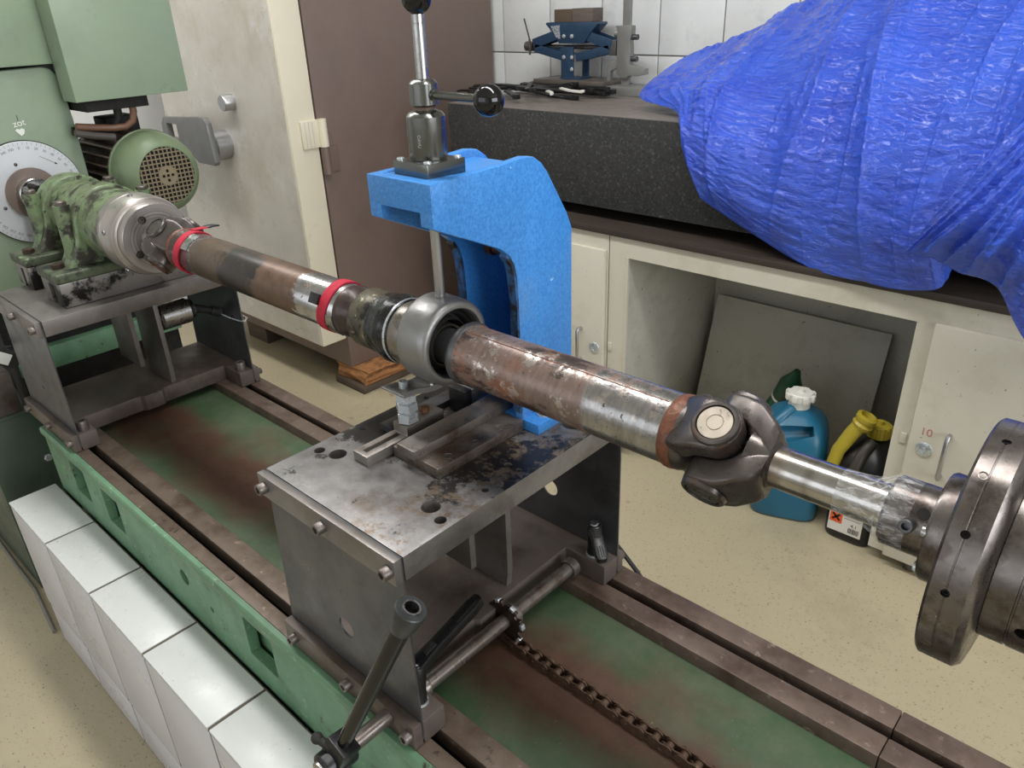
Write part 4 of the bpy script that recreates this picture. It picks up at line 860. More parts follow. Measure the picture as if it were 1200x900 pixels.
one('conduit', MB().tube([(-2.607, 0.866, 1.372), (-2.597, 0.939, 1.361), (-2.587, 0.986, 1.372), (-2.581, 1.001, 1.398), (-2.581, 1.003, 1.436)], 0.0125, 12), M['matblack'], 'dark grey conduit bent up behind the brown conduit', 'conduit')
one('cable_bundle', MB().tube([(-2.555, 0.855, 1.372), (-2.555, 0.907, 1.358), (-2.555, 0.965, 1.346)], 0.011, 10), mat('grey_cable', (78, 72, 68), 0.6, 0, 0.1), 'grey cable bundle running to the conduits beside the housing', 'cable')
# ------------------------------------------------------------------ pedestal and clutter at the left edge
pd = thing('machine_pedestal', 'dull green machine pedestal behind the end of the tiled plinth', 'pedestal', (-2.9, 0.43, 0.0))
M['dullgreen'] = mat('dull_green_panel', (74, 88, 76), 0.4, 0.15, 0.15, 4, spots=[((52, 60, 52), 4, 0.5, 0.75), ((140, 150, 140), 30, 0.72, 0.75)])
obj('panel', MB().box(-3.2, -2.5, 0.346, 0.508, 0.0, 0.605), M['dullgreen'], pd, 0.004)
obj('top_edge', MB().box(-3.2, -2.494, 0.340, 0.514, 0.605, 0.613), M['dullgreen'], pd, 0.002)
hexhead((-2.5, 0.492, 0.44), (1, 0, 0), 0.012, 0.008, M['zinc'], pd)
one('floor_cable', MB().tube([(-3.3, 0.33, 0.006), (-2.95, 0.335, 0.006), (-2.7, 0.33, 0.006), (-2.5, 0.328, 0.006), (-2.25, 0.3, 0.006)], 0.006, 8), mat('grey_sheath', (120, 118, 112), 0.6, 0, 0.1), 'grey cable lying on the floor along the pedestal', 'cable')
jb = thing('junction_box', 'small dark connector box with a white face behind the far bridge', 'connector box', (-2.42, 0.44, 0.613))
obj('body', MB().obox((-2.42, 0.445, 0.835), ((1, 0, 0), (0, 0.8, -0.6), (0, 0.6, 0.8)), (0.03, 0.05, 0.022)), M['matblack'], jb, 0.004)
obj('post', MB().cyl((-2.51, 0.49, 0.6132), (-2.51, 0.49, 0.82), 0.012).cyl((-2.51, 0.49, 0.81), (-2.43, 0.46, 0.825), 0.010), M['matblack'], jb)
obj('face', MB().obox((-2.388, 0.44, 0.84), ((1, 0, 0), (0, 0.8, -0.6), (0, 0.6, 0.8)), (0.003, 0.03, 0.016)), WHITE, jb, 0.002)
one('steel_block', MB().box(-2.60, -2.51, 0.375, 0.475, 0.6135, 0.745), M['basesteel'], 'rough dark steel block standing on the pedestal', 'steel block', bevel=0.003)
# ------------------------------------------------------------------ tall two-tone steel cabinet
CR = -2.87
tc = thing('tall_cabinet', 'tall steel cabinet with brown body and thick cream door', 'cabinet', (-3.4, 2.4, 0.11))
M['brown'] = mat('brown_cabinet_paint', (116, 99, 91), 0.45, 0, 0.05, 3, spots=[((102, 87, 79), 3, 0.5, 0.8), ((150, 140, 130), 60, 0.745, 0.76)])
M['cream'] = mat('cream_door_paint', (224, 216, 194), 0.4, 0, 0.03, 5, spots=[((190, 178, 150), 8, 0.62, 0.8)])
M['doorface'] = mat('dirty_shaded_door_face', (198, 193, 183), 0.36, 0, 0.05, 3, spots=[((178, 170, 154), 3.5, 0.48, 0.72), ((212, 210, 206), 5, 0.56, 0.72)])  # dirt, with the front's weaker light also put into the greyer base
obj('body', MB().box(-3.96, CR, 1.905, 2.98, 0.112, 2.3), M['brown'], tc, 0.004)
obj('door', MB().box(-3.97, CR + 0.001, 1.766, 1.897, 0.268, 2.28), M['cream'], tc, 0.006)
obj('door_skin', MB().box(-3.965, CR - 0.012, 1.7635, 1.7665, 0.275, 2.27), M['doorface'], tc)
hg = obj('hinge', MB().box(CR, CR + 0.014, 1.815, 1.905, 1.150, 1.262), M['cream'], tc, 0.004)
obj('hinge_barrel', MB().cyl((CR + 0.016, 1.915, 1.15), (CR + 0.016, 1.915, 1.262), 0.020), M['cream'], hg)
for y in (1.832, 1.85, 1.868): obj('hinge_groove', MB().box(CR + 0.0135, CR + 0.0148, y, y + 0.003, 1.156, 1.256), M['doorface'], hg)
h2 = obj('hinge', MB().box(CR, CR + 0.010, 1.92, 1.985, 1.04, 1.145), M['brown'], tc, 0.003, label='brown lower hinge leaf')
obj('hinge_barrel', MB().cyl((CR + 0.016, 1.915, 1.036), (CR + 0.016, 1.915, 1.148), 0.019), M['brown'], h2)
obj('lock_knob', MB().lathe((-3.285, 1.764, 1.322), (0, -1, 0), [(0, 0.034), (0.045, 0.034), (0.05, 0.031), (0.05, 0)], 32), M['alu'], tc)
dh = obj('door_handle', MB().lathe((-3.41, 1.764, 1.135), (0, -1, 0), [(0, 0.066), (0.07, 0.066), (0.074, 0.062)], 40), M['alu'], tc)
HP = mat('grey_handle_paint', (112, 112, 112), 0.4, 0.2, 0.06)
hp_ = obj('grip', MB().prism([(-0.40, 0.055), (-0.37, 0.085), (-0.04, 0.105), (0.02, 0.105), (0.045, 0.085), (0.06, -0.085), (0.045, -0.10), (-0.10, -0.10), (-0.22, -0.03), (-0.39, -0.03), (-0.405, -0.01)], (-3.41, 1.664, 1.155), (1, 0, 0), (0, 0, 1), (0, 1, 0), 0, 0.028), HP, dh, 0.006)
cut(hp_, MB().box(-3.41 - 0.345, -3.41 - 0.245, 1.6, 1.75, 1.155 - 0.005, 1.155 + 0.06))
# wood blocks under the cabinet
M['wood'] = mat('splintered_wood', (170, 118, 74), 0.85, 0, 0.25, 20, spots=[((116, 76, 46), 16, 0.5, 0.62, (0.3, 0.4, 3)), ((196, 150, 104), 40, 0.58, 0.66, (0.3, 0.5, 3))], bump=1.0, bs=70, bd=0.008, stretch=(0.3, 0.4, 3))
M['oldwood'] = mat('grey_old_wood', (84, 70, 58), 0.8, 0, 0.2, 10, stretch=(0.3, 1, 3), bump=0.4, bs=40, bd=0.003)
wbk = thing('wood_block', 'split orange timber block carrying the right side of the tall cabinet', 'wood block', (-2.88, 2.2, 0.0))
def rough_block(x0, x1, y0, y1, z0, z1, amp):
    mb = MB().box(x0, x1, y0, y1, z0, z1); me = mb.mesh('b', (0, 0, 0)); bm = bmesh.new(); bm.from_mesh(me)
    bmesh.ops.subdivide_edges(bm, edges=bm.edges, cuts=10, use_grid_fill=True)
    out = MB(); idx = {}
    for i, v in enumerate(bm.verts):
        p = v.co; d = mnoise((p.x * 9, p.y * 5, p.z * 34)) * amp; idx[v] = i
        out.v.append((p.x + d if p.x > (x0 + x1) / 2 else p.x, p.y + d * 0.5, min(max(p.z, z0), z1)))
    out.f = [tuple(idx[v] for v in f.verts) for f in bm.faces]; bm.free(); bpy.data.meshes.remove(me); return out
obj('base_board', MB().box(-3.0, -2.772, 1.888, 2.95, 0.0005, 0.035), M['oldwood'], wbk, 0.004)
obj('timber', rough_block(-3.0, -2.775, 1.915, 2.95, 0.0355, 0.1095, 0.03), M['wood'], wbk, ang=25)
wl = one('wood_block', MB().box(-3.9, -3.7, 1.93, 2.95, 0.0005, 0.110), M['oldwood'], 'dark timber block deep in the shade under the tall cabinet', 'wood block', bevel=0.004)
# ------------------------------------------------------------------ low cream workbench
FY = 2.225; BZ = 0.045
wbn = thing('workbench', 'low cream steel workbench with doors and an open bay', 'workbench', (-1.0, 2.6, 0.0))
M['bench'] = mat('bench_cream_paint', (204, 199, 184), 0.4, 0, 0.03, 4, spots=[((182, 175, 156), 4, 0.5, 0.78), ((90, 84, 72), 70, 0.665, 0.685)])
M['benchin'] = mat('bench_inside_paint', (190, 187, 176), 0.55, 0, 0.05, 4, spots=[((156, 152, 142), 5, 0.5, 0.8), ((70, 66, 58), 50, 0.655, 0.68)])
BL, BR = -2.32, 0.6
obj('face_frame', MB().box(BL, -1.595, FY, FY + 0.02, BZ, 0.908).box(-1.59, -1.514, FY, FY + 0.02, BZ, 0.908).box(-1.514, -0.529, FY, FY + 0.02, 0.835, 0.908).box(-0.529, BR, FY, FY + 0.02, BZ, 0.908), M['bench'], wbn)
obj('bay_wall', MB().box(-1.530, -1.514, FY + 0.02, 2.93, BZ, 0.905), M['benchin'], wbn)
obj('bay_wall', MB().box(-0.529, -0.513, FY + 0.02, 2.93, BZ, 0.905), M['benchin'], wbn)
obj('bay_back', MB().box(-1.530, -0.513, 2.915, 2.93, 0.0, 0.905), M['benchin'], wbn)
obj('bay_top', MB().box(-1.514, -0.529, FY + 0.02, 2.915, 0.895, 0.905), M['benchin'], wbn)
obj('bay_edge', MB().box(-1.5145, -1.507, FY - 0.002, FY + 0.004, BZ, 0.835), M['bench'], wbn)
dl = obj('door', MB().box(-2.14, -1.603, FY - 0.018, FY - 0.001, BZ + 0.02, 0.850), M['bench'], wbn, 0.003)
dr = obj('door', MB().box(-0.478, 0.06, FY - 0.018, FY - 0.001, BZ, 0.846), M['bench'], wbn, 0.003)
def pull(x, z0, z1, par):
    obj('handle', MB().tube([(x, FY - 0.018, z1), (x, FY - 0.040, z1 + 0.002), (x, FY - 0.046, z1 - 0.008), (x, FY - 0.046, z0 + 0.008), (x, FY - 0.040, z0 - 0.002), (x, FY - 0.018, z0)], 0.0065, 12), M['alu'], par)
def lock(x, z, par):
    obj('lock', MB().lathe((x, FY - 0.018, z), (0, -1, 0), [(0, 0.0235), (0.004, 0.022), (0.006, 0.017), (0.007, 0.012), (0.003, 0.011), (0.006, 0.006), (0.006, 0)], 28), M['zinc'], par)
pull(-1.705, 0.385, 0.52, dl); lock(-1.640, 0.452, dl)
pull(-0.375, 0.392, 0.528, dr); lock(-0.433, 0.460, dr)
RED = mat('red_pencil', (186, 118, 108), 0.7, 0, 0.05)
text('hand_number', '10', 0.034, (-0.436, FY - 0.0185, 0.516), (1, 0, 0), (0, 0, 1), RED, dr, 0.0002)
for x, z in ((-1.579, 0.468), (-0.497, 0.468)): obj('latch', MB().box(x - 0.009, x + 0.009, FY - 0.005, FY, z - 0.017, z + 0.017), M['bench'], wbn, 0.002)
for x in (-0.40, 0.3, -2.0): obj('bench_foot', MB().cyl((x, FY + 0.03, 0), (x, FY + 0.03, BZ + 0.005), 0.02), M['screw'], wbn)
obj('side_panels', MB().box(BL, BL + 0.015, FY + 0.02, 2.93, BZ, 0.905), M['bench'], wbn)
ct = one('counter_board', MB().box(-2.5, BR, FY - 0.012, 2.985, 0.9085, 0.932), mat('dark_counter_board', (58, 50, 44), 0.5, 0, 0.2, 6, stretch=(0.2, 2, 2), spots=[((96, 88, 78), 8, 0.6, 0.8, (0.2, 3, 3))]), 'long dark counter board on the cream workbench', 'counter', bevel=0.003)
lp = one('loose_panel', MB().obox((-1.115, 2.805, 0.262), ((1, 0, 0), (0, 0.27, 1), (0, 1, -0.27)), (0.36, 0.262, 0.004)), M['benchin'], 'loose grey panel leaning inside the open bay', 'panel', bevel=0.001)
# granite surface plate on three pads
for x, y, lab in ((-2.3, 2.42, 'black round pad under the left front corner of the granite plate'), (-0.9, 2.42, 'black round pad under the granite plate above the open bay'), (-2.3, 2.85, 'black round pad under the left back corner of the granite plate'), (0.2, 2.6, 'black round pad under the right end of the granite plate')):
    one('support_pad', MB().cyl((x, y, 0.9325), (x, y, 0.9755), 0.045, ch=0.003), M['matblack'], lab, 'pad', group='pads under the granite plate')
M['granite'] = mat('black_granite', (46, 46, 46), 0.6, 0, 0.25, 110, spots=[((84, 84, 82), 110, 0.57, 0.64), ((20, 20, 20), 80, 0.57, 0.64)])
gt = thing('surface_plate', 'thick black granite surface plate on the counter', 'surface plate', (-1.0, 2.63, 0.975))
obj('slab', MB().box(-2.49, 0.55, 2.30, 2.975, 0.976, 1.3015), M['granite'], gt, 0.003)
obj('lapped_top', MB().box(-2.487, 0.547, 2.303, 2.972, 1.3015, 1.303), mat('lapped_granite', (112, 104, 98), 0.5, 0, 0.08, 6, spots=[((92, 86, 80), 60, 0.55, 0.7)]), gt)
# ------------------------------------------------------------------ things on the granite plate
GT = 1.3032
one('steel_plate', MB().box(-2.47, -2.02, 2.775, 2.965, GT, GT + 0.034), mat('dark_flat_bar', (46, 43, 41), 0.5, 0.4, 0.15), 'thick dark steel plate lowest under the scissor jack', 'steel plate', bevel=0.002)
one('steel_plate', MB().box(-2.44, -2.05, 2.79, 2.96, GT + 0.0345, GT + 0.052), mat('grey_flat_plate', (112, 104, 98), 0.45, 0.5, 0.1), 'thin grey steel plate on top of the thick dark plate', 'steel plate', bevel=0.001)
JY, JX, JB = 2.87, -2.265, GT + 0.0525
jk = thing('scissor_jack', 'dark blue scissor car jack on the granite plate', 'jack', (JX, JY, JB))
M['jack'] = mat('jack_blue_paint', (38, 62, 88), 0.4, 0.1, 0.12, 20, spots=[((24, 34, 44), 18, 0.58, 0.7), ((120, 140, 158), 30, 0.70, 0.74)])
obj('foot', MB().box(JX - 0.05, JX + 0.06, JY - 0.04, JY + 0.04, JB, JB + 0.006).box(JX - 0.05, JX + 0.02, JY - 0.035, JY - 0.03, JB, JB + 0.13).box(JX + 0.02, JX + 0.055, JY + 0.028, JY + 0.034, JB, JB + 0.11), M['jack'], jk, 0.001)
L_, R_ = JX - 0.225, JX + 0.225; ZM = JB + 0.128
def arm(a, b, h, nm):
    a = Vector(a); b = Vector(b); d = (b - a).normalized(); up = Vector((0, 1, 0)).cross(d) * -1
    for y in (-0.028, 0.024): obj_ = None
    mb = MB()
    for y in (-0.030, 0.026): mb.obox((a + b) / 2 + Vector((0, y, 0)), (d, (0, 1, 0), up), ((b - a).length / 2, 0.002, h))
    mb.obox((a + b) / 2 + up * (h - 0.002), (d, (0, 1, 0), up), ((b - a).length / 2, 0.03, 0.002))
    return obj(nm, mb, M['jack'], jk, 0.0008)
arm((L_ + 0.01, JY, ZM + 0.012), (JX - 0.035, JY, ZM + 0.062), 0.020, 'upper_arm'); arm((R_ - 0.01, JY, ZM + 0.012), (JX + 0.035, JY, ZM + 0.062), 0.020, 'upper_arm')
arm((L_ + 0.02, JY, ZM - 0.005), (JX - 0.03, JY, JB + 0.088), 0.017, 'lower_arm'); arm((R_ - 0.02, JY, ZM - 0.005), (JX + 0.03, JY, JB + 0.088), 0.017, 'lower_arm')
obj('saddle', MB().prism([(-0.135, 0.115), (-0.13, 0.122), (0.145, 0.122), (0.15, 0.115), (0.115, 0.085), (0.075, 0.04), (-0.06, 0.038), (-0.10, 0.085)], (JX, JY, JB + 0.105), (1, 0, 0), (0, 0, 1), (0, 1, 0), -0.036, 0.036), M['jack'], jk, 0.002)
obj('saddle_patch', MB().prism([(-0.105, 0.107), (-0.055, 0.112), (-0.052, 0.056), (-0.075, 0.062)], (JX, JY - 0.0365, JB + 0.105), (1, 0, 0), (0, 0, 1), (0, -1, 0), 0, 0.0012), mat('bare_metal_patch', (196, 206, 216), 0.3, 0.7, 0.1, 60), jk)
obj('lead_screw', MB().cyl((L_ - 0.01, JY, ZM), (R_ + 0.02, JY, ZM), 0.009, seg=14), M['dsteel'], jk)
obj('screw_head', MB().cyl((L_ - 0.055, JY, ZM), (L_ - 0.01, JY, ZM), 0.021, seg=18), M['screw'], jk)
obj('tommy_bar', MB().cyl((L_ - 0.02, JY - 0.02, ZM - 0.035), (L_ - 0.02, JY - 0.02, ZM + 0.03), 0.005, seg=10).cyl((L_ - 0.02, JY - 0.02, ZM + 0.03), (L_ - 0.05, JY - 0.02, ZM + 0.115), 0.0035, seg=8), M['dsteel'], jk)
obj('trunnion', MB().box(R_ - 0.02, R_ + 0.015, JY - 0.03, JY + 0.03, ZM - 0.03, ZM + 0.03), M['dsteel'], jk, 0.002)
for dx, dz in ((-0.032, 0.088), (0.012, 0.088), (0.012, 0.04), (-0.032, 0.172), (0.012, 0.172)): obj('pivot_pin', MB().lathe((JX + dx, JY - 0.036, JB + dz), (0, -1, 0), [(0, 0.009), (0.004, 0.008), (0.005, 0.006)], 14), M['zinc'], jk)
one('wood_cube', MB().box(-2.36, -2.262, 2.845, 2.915, JB + 0.2275, JB + 0.277), M['oldwood'], 'left of two small dark wooden blocks on the jack saddle', 'wood block', bevel=0.002)
one('wood_cube', MB().box(-2.26, -2.15, 2.843, 2.917, JB + 0.2275, JB + 0.280), mat('brown_wood_small', (92, 82, 76), 0.7, 0, 0.15, 20, stretch=(0.3, 1, 3)), 'right of two small dark wooden blocks on the jack saddle', 'wood block', bevel=0.002)
# height gauge
hgx, hgy = -1.985, 2.86
hgg = thing('height_gauge', 'grey height gauge with tall column beside the scissor jack', 'height gauge', (hgx, hgy, GT))
M['gauge'] = mat('gauge_grey', (138, 138, 136), 0.4, 0.5, 0.06)
obj('base', MB().prism([(-0.075, 0), (0.17, 0), (0.17, 0.012), (0.155, 0.03), (0.14, 0.036), (-0.06, 0.036), (-0.07, 0.028), (-0.075, 0.012)], (hgx, hgy, GT), (1, 0, 0), (0, 0, 1), (0, 1, 0), -0.06, 0.06), M['gauge'], hgg, 0.003)
obj('column', MB().box(hgx - 0.019, hgx + 0.019, hgy - 0.006, hgy + 0.006, GT + 0.036, GT + 0.62), M['gauge'], hgg, 0.001)
sd_ = obj('slider', MB().prism([(-0.035, 0.06), (-0.035, 0.225), (-0.045, 0.245), (0.034, 0.245), (0.034, 0.205), (0.026, 0.19), (0.03, 0.155), (0.03, 0.10), (0.09, 0.085), (0.105, 0.085), (0.105, 0.062), (0.07, 0.055), (0.024, 0.055), (0.018, 0.045), (-0.012, 0.045)], (hgx, hgy, GT + 0.02), (1, 0, 0), (0, 0, 1), (0, 1, 0), -0.02, 0.012), M['gauge'], hgg, 0.002)
obj('scriber', MB().prism([(-0.03, 0.09), (-0.075, 0.075), (-0.09, 0.05), (-0.09, 0.0), (-0.075, -0.01), (-0.07, 0.04), (-0.03, 0.055)], (hgx, hgy, GT + 0.05), (1, 0, 0), (0, 0, 1), (0, 1, 0), -0.012, 0.008), M['gauge'], sd_, 0.002)
for dx, dz in ((0.045, 0.222), (0.045, 0.14), (0.088, 0.093)): obj('thumb_screw', MB().cyl((hgx + dx - 0.015, hgy - 0.004, GT + dz), (hgx + dx + 0.012, hgy - 0.004, GT + dz), 0.011, seg=14), M['dsteel'], sd_)
obj('thumb_screw', MB().cyl((hgx - 0.052, hgy - 0.004, GT + 0.235), (hgx - 0.035, hgy - 0.004, GT + 0.235), 0.016, seg=14), M['gauge'], sd_)
# cable ties
TIE = [('black', [(-2.75, 2.62), (-2.5, 2.70), (-2.25, 2.66), (-2.05, 2.60)], 'longest black cable tie in the heap, pointing at the jack'),
       ('black', [(-2.72, 2.70), (-2.5, 2.62), (-2.38, 2.48), (-2.32, 2.40)], 'black cable tie crossing the heap towards the plate edge'),
       ('black', [(-2.44, 2.72), (-2.42, 2.6), (-2.34, 2.5), (-2.2, 2.41)], 'black cable tie bent down at the front of the heap'),
       ('black', [(-2.6, 2.55), (-2.4, 2.55), (-2.2, 2.6), (-2.02, 2.66)], 'black cable tie lying flat along the heap'),
       ('black', [(-2.52, 2.5), (-2.36, 2.56), (-2.22, 2.66), (-2.16, 2.74)], 'short black cable tie slanting back in the heap'),
       ('black', [(-2.30, 2.62), (-2.22, 2.5), (-2.14, 2.44)], 'short black cable tie at the front right of the heap'),
       ('black', [(-2.66, 2.6), (-2.5, 2.56), (-2.42, 2.45)], 'short black cable tie at the left end of the heap'),
       ('black', [(-2.42, 2.66), (-2.28, 2.7), (-2.12, 2.72), (-1.98, 2.70)], 'black cable tie nearest the steel plates'),
       ('black', [(-2.48, 2.76), (-2.3, 2.755), (-2.15, 2.75), (-1.95, 2.72)], 'thick black cable tie in front of the dark plate'),
       ('white', [(-2.20, 2.60), (-2.13, 2.55), (-2.09, 2.50)], 'shorter white cable tie beside the black heap'),
       ('white', [(-2.15, 2.63), (-2.06, 2.58), (-1.98, 2.56)], 'longer curved white cable tie beside the black heap')]
M['tiew'] = mat('white_nylon', (222, 220, 212), 0.45, 0, 0.03)
for i, (cname, pth, lab) in enumerate(TIE):
    P3 = []; z = GT + 0.005 + 0.0085 * (i % 6)
    for a, b in zip(pth, pth[1:]):
        for k in range(5): f = k / 5; P3.append((a[0] + (b[0] - a[0]) * f, a[1] + (b[1] - a[1]) * f, z + 0.012 * math.sin(i + 2.5 * len(P3) / 10.0) ** 2 * (cname == 'black')))
    P3.append((pth[-1][0], pth[-1][1], z))
    t = thing('cable_tie', lab, 'cable tie', (P3[0][0], P3[0][1], GT), 'cable ties on the granite plate')
    mm = M['black'] if cname == 'black' else M['tiew']
    obj('band', MB().strip(P3, (0.35, 0.9, 0.15), 0.024 if cname == 'black' else 0.014, 0.006), mm, t)
    e = Vector(P3[-1]); obj('head', MB().obox(e + Vector((0, 0, 0.004)), ((1, 0, 0), (0, 1, 0), (0, 0, 1)), (0.012, 0.011, 0.009) if cname == 'black' else (0.006, 0.006, 0.004)), mm, t, 0.0015)
# ------------------------------------------------------------------ blue tarpaulin
G1 = [[(-1.247, 2.26, 1.071), (-1.301, 2.24, 1.179), (-1.357, 2.27, 1.296), (-1.437, 2.36, 1.33), (-1.635, 2.46, 1.345), (-1.674, 2.56, 1.386), (-1.65, 2.75, 1.454)],
      [(-1.079, 2.25, 1.001), (-1.146, 2.21, 1.135), (-1.215, 2.23, 1.281), (-1.303, 2.33, 1.391), (-1.4, 2.46, 1.422), (-1.457, 2.6, 1.455), (-1.506, 2.8, 1.517)],
      [(-0.861, 2.22, 0.933), (-0.927, 2.2, 1.089), (-0.997, 2.22, 1.251), (-1.075, 2.32, 1.379), (-1.149, 2.45, 1.474), (-1.202, 2.6, 1.551), (-1.244, 2.8, 1.625)],
      [(-0.676, 2.2, 0.924), (-0.73, 2.17, 1.1), (-0.793, 2.2, 1.274), (-0.867, 2.3, 1.415), (-0.935, 2.42, 1.539), (-0.974, 2.55, 1.624), (-1.053, 2.75, 1.715)],
      [(-0.491, 2.17, 0.951), (-0.56, 2.12, 1.115), (-0.611, 2.17, 1.296), (-0.676, 2.27, 1.448), (-0.735, 2.4, 1.562), (-0.775, 2.5, 1.664), (-0.847, 2.7, 1.773)],
      [(-0.464, 2.2, 1.014), (-0.438, 2.16, 1.191), (-0.445, 2.2, 1.307), (-0.497, 2.28, 1.454), (-0.545, 2.38, 1.564), (-0.586, 2.5, 1.659), (-0.634, 2.65, 1.76)],
      [(-0.42, 2.22, 1.082), (-0.333, 2.18, 1.232), (-0.309, 2.22, 1.317), (-0.355, 2.28, 1.46), (-0.381, 2.38, 1.564), (-0.407, 2.5, 1.654), (-0.456, 2.65, 1.75)]]
G2 = [[(-0.553, 2.06, 1.07), (-0.49, 2.04, 1.187), (-0.432, 2.08, 1.298), (-0.381, 2.16, 1.415), (-0.34, 2.28, 1.534)],
      [(-0.488, 2.06, 1.069), (-0.43, 2.02, 1.176), (-0.379, 2.05, 1.29), (-0.34, 2.14, 1.402), (-0.292, 2.26, 1.518)],
      [(-0.412, 2.06, 1.042), (-0.369, 2.01, 1.155), (-0.332, 2.04, 1.278), (-0.293, 2.12, 1.389), (-0.247, 2.25, 1.502)],
      [(-0.333, 2.05, 1.029), (-0.306, 2.0, 1.145), (-0.268, 2.03, 1.26), (-0.232, 2.1, 1.379), (-0.195, 2.22, 1.489)],
      [(-0.251, 2.02, 0.934), (-0.245, 1.97, 1.124), (-0.207, 2.01, 1.244), (-0.175, 2.08, 1.369), (-0.145, 2.19, 1.477)],
      [(-0.112, 1.99, 0.82), (-0.126, 1.97, 1.072), (-0.123, 2.0, 1.214), (-0.096, 2.06, 1.346), (-0.067, 2.17, 1.449)]]
def catmull(P, t):
    n_ = len(P) - 1; x = min(max(t, 0), 1) * n_; i = min(int(x), n_ - 1); f = x - i
    p0, p1, p2, p3 = P[max(i - 1, 0)], P[i], P[i + 1], P[min(i + 2, n_)]
    return p1 * (1 - 3 * f * f + 2 * f ** 3) * 0 + 0.5 * ((2 * p1) + (p2 - p0) * f + (2 * p0 - 5 * p1 + 4 * p2 - p3) * f * f + (3 * p1 - p0 - 3 * p2 + p3) * f ** 3)
def sheet(G, nu, nv, seed, amp):
    G = [[Vector(p) for p in c] for c in G]; vs = []; fs = []
    for i in range(nu + 1):
        u = i / nu
        for j in range(nv + 1):
            v = j / nv
            p = catmull([catmull(c, v) for c in G], u)
            rid = lambda q: 1 - 2 * abs(q)
            sh_ = u * 11 - v * 3.0
            w = rid(mnoise((sh_ * 0.55 + seed, v * 0.7, 1.7))) ** 3 * 0.045 * (0.35 + 0.65 * (1 - v))
            w += mnoise((sh_ * 0.9 + seed, v * 1.3, 4.1)) * 0.032
            w += max(0, rid(mnoise((sh_ * 1.6 + 3, v * 1.6 + seed, 8.2)))) ** 4 * 0.010
            w += mnoise((u * 8 + v * 3, v * 26 + seed, 2.2)) * 0.0058
            w += rid(mnoise((u * 14 + 2 * v, v * 44 + 3 * u, 5.2 + seed))) * 0.0055
            w += mnoise((u * 60, v * 95, 7.7 + seed)) * 0.0030
            ed = min(1, 6 * min(u, 1 - u) + 0.35, 6 * v + 0.3)
            d = Vector((-0.15, -0.8, 0.55)).normalized()
            vs.append(p + d * w * amp * ed)
    for i in range(nu):
        for j in range(nv):
            a = i * (nv + 1) + j; fs.append((a, a + nv + 1, a + nv + 2, a + 1))
    return vs, fs
n = N('blue_tarpaulin')
cT = n.mix(n.rng(n.noise(5, 5, 0.6), 0.3, 0.7), lin((24, 70, 202)), lin((48, 100, 230)))
n.put('Base Color', cT); n.put('Roughness', n.rng(n.noise(30, 4, 0.6), 0.3, 0.7, 0.14, 0.26)); n.put('Specular IOR Level', 0.9); n.put('Coat Weight', 0.35); n.put('Coat Roughness', 0.12)
h = n.math('ADD', n.math('MULTIPLY', n.noise(42, 7, 0.66, (1, 1, 2.6), 0.5), 1.0), n.math('MULTIPLY', n.noise(120, 4, 0.6, (1, 1, 2.2), 0.3), 0.35))
n.bump(h, 1.0, 0.009)
tp_ = thing('tarpaulin', 'crumpled blue tarpaulin draped over the granite plate', 'tarpaulin', (-0.7, 2.5, 1.303))
mb = MB(); mb.add(*sheet(G1, 300, 230, 0.0, 1.0))
t1 = obj('sheet', mb, n.m, tp_, ang=180)
mb = MB(); mb.add(*sheet(G2, 170, 120, 5.0, 0.8))
t2 = obj('folded_flap', mb, n.m, tp_, ang=180)
for t in (t1, t2):
    md = t.modifiers.new('thickness', 'SOLIDIFY'); md.thickness = 0.002
# ------------------------------------------------------------------ canisters in the open bay
def can_body(cx, cy, w, d, h, ang, shoulder=0.72, seg=40):
    """rounded-rectangle canister, rows of super-ellipses"""
    vs = []; fs = []; ca, sa = math.cos(ang), math.sin(ang)
    rows = [(0.0, 0.90), (0.015, 0.97), (0.04, 1.0), (0.5, 1.0), (shoulder, 0.98), (shoulder + 0.10, 0.90), (shoulder + 0.18, 0.74), (0.955, 0.5), (1.0, 0.30)]
    for f, k in rows:
        for i in range(seg):
            t = 2 * PI * i / seg; c, s = math.cos(t), math.sin(t)
            x = math.copysign(abs(c) ** 0.45, c) * w / 2 * k; y = math.copysign(abs(s) ** 0.45, s) * d / 2 * k
            vs.append((cx + x * ca - y * sa, cy + x * sa + y * ca, h * f))
    for j in range(len(rows) - 1):
        for i in range(seg): fs.append((j * seg + i, j * seg + (i + 1) % seg, (j + 1) * seg + (i + 1) % seg, (j + 1) * seg + i))
    fs.append(tuple(range(seg - 1, -1, -1))); fs.append(tuple((len(rows) - 1) * seg + i for i in range(seg)))
    return MB().add(vs, fs)
n = N('blue_canister_plastic'); n.put('Base Color', n.mix(n.rng(n.noise(4), 0.3, 0.7), lin((28, 92, 122)), lin((38, 108, 138)))); n.put('Roughness', 0.35); n.put('Subsurface Weight', 0.1)
bc = thing('canister', 'blue plastic canister with white cap in front of the open bay', 'canister', (-0.868, 2.34, 0.0))
bcb = obj('body', can_body(-0.868, 2.345, 0.235, 0.24, 0.40, 0.35), n.m, bc, ang=60)
cut(bcb, MB().cyl((-0.97, 2.16, 0.325), (-0.79, 2.30, 0.34), 0.03, 0.028))
obj('handle', MB().tube([(-0.92, 2.25, 0.30), (-0.905, 2.245, 0.345), (-0.885, 2.29, 0.385), (-0.872, 2.33, 0.40)], [0.02, 0.02, 0.018, 0.02], 12), n.m, bc, ang=60)
obj('cap', MB().lathe((-0.865, 2.345, 0.395), (0, 0, 1), [(0, 0.036), (0.03, 0.036), (0.032, 0.042), (0.055, 0.042), (0.06, 0.038), (0.06, 0.012), (0.07, 0.010)], 20), M['tiew'], bc)
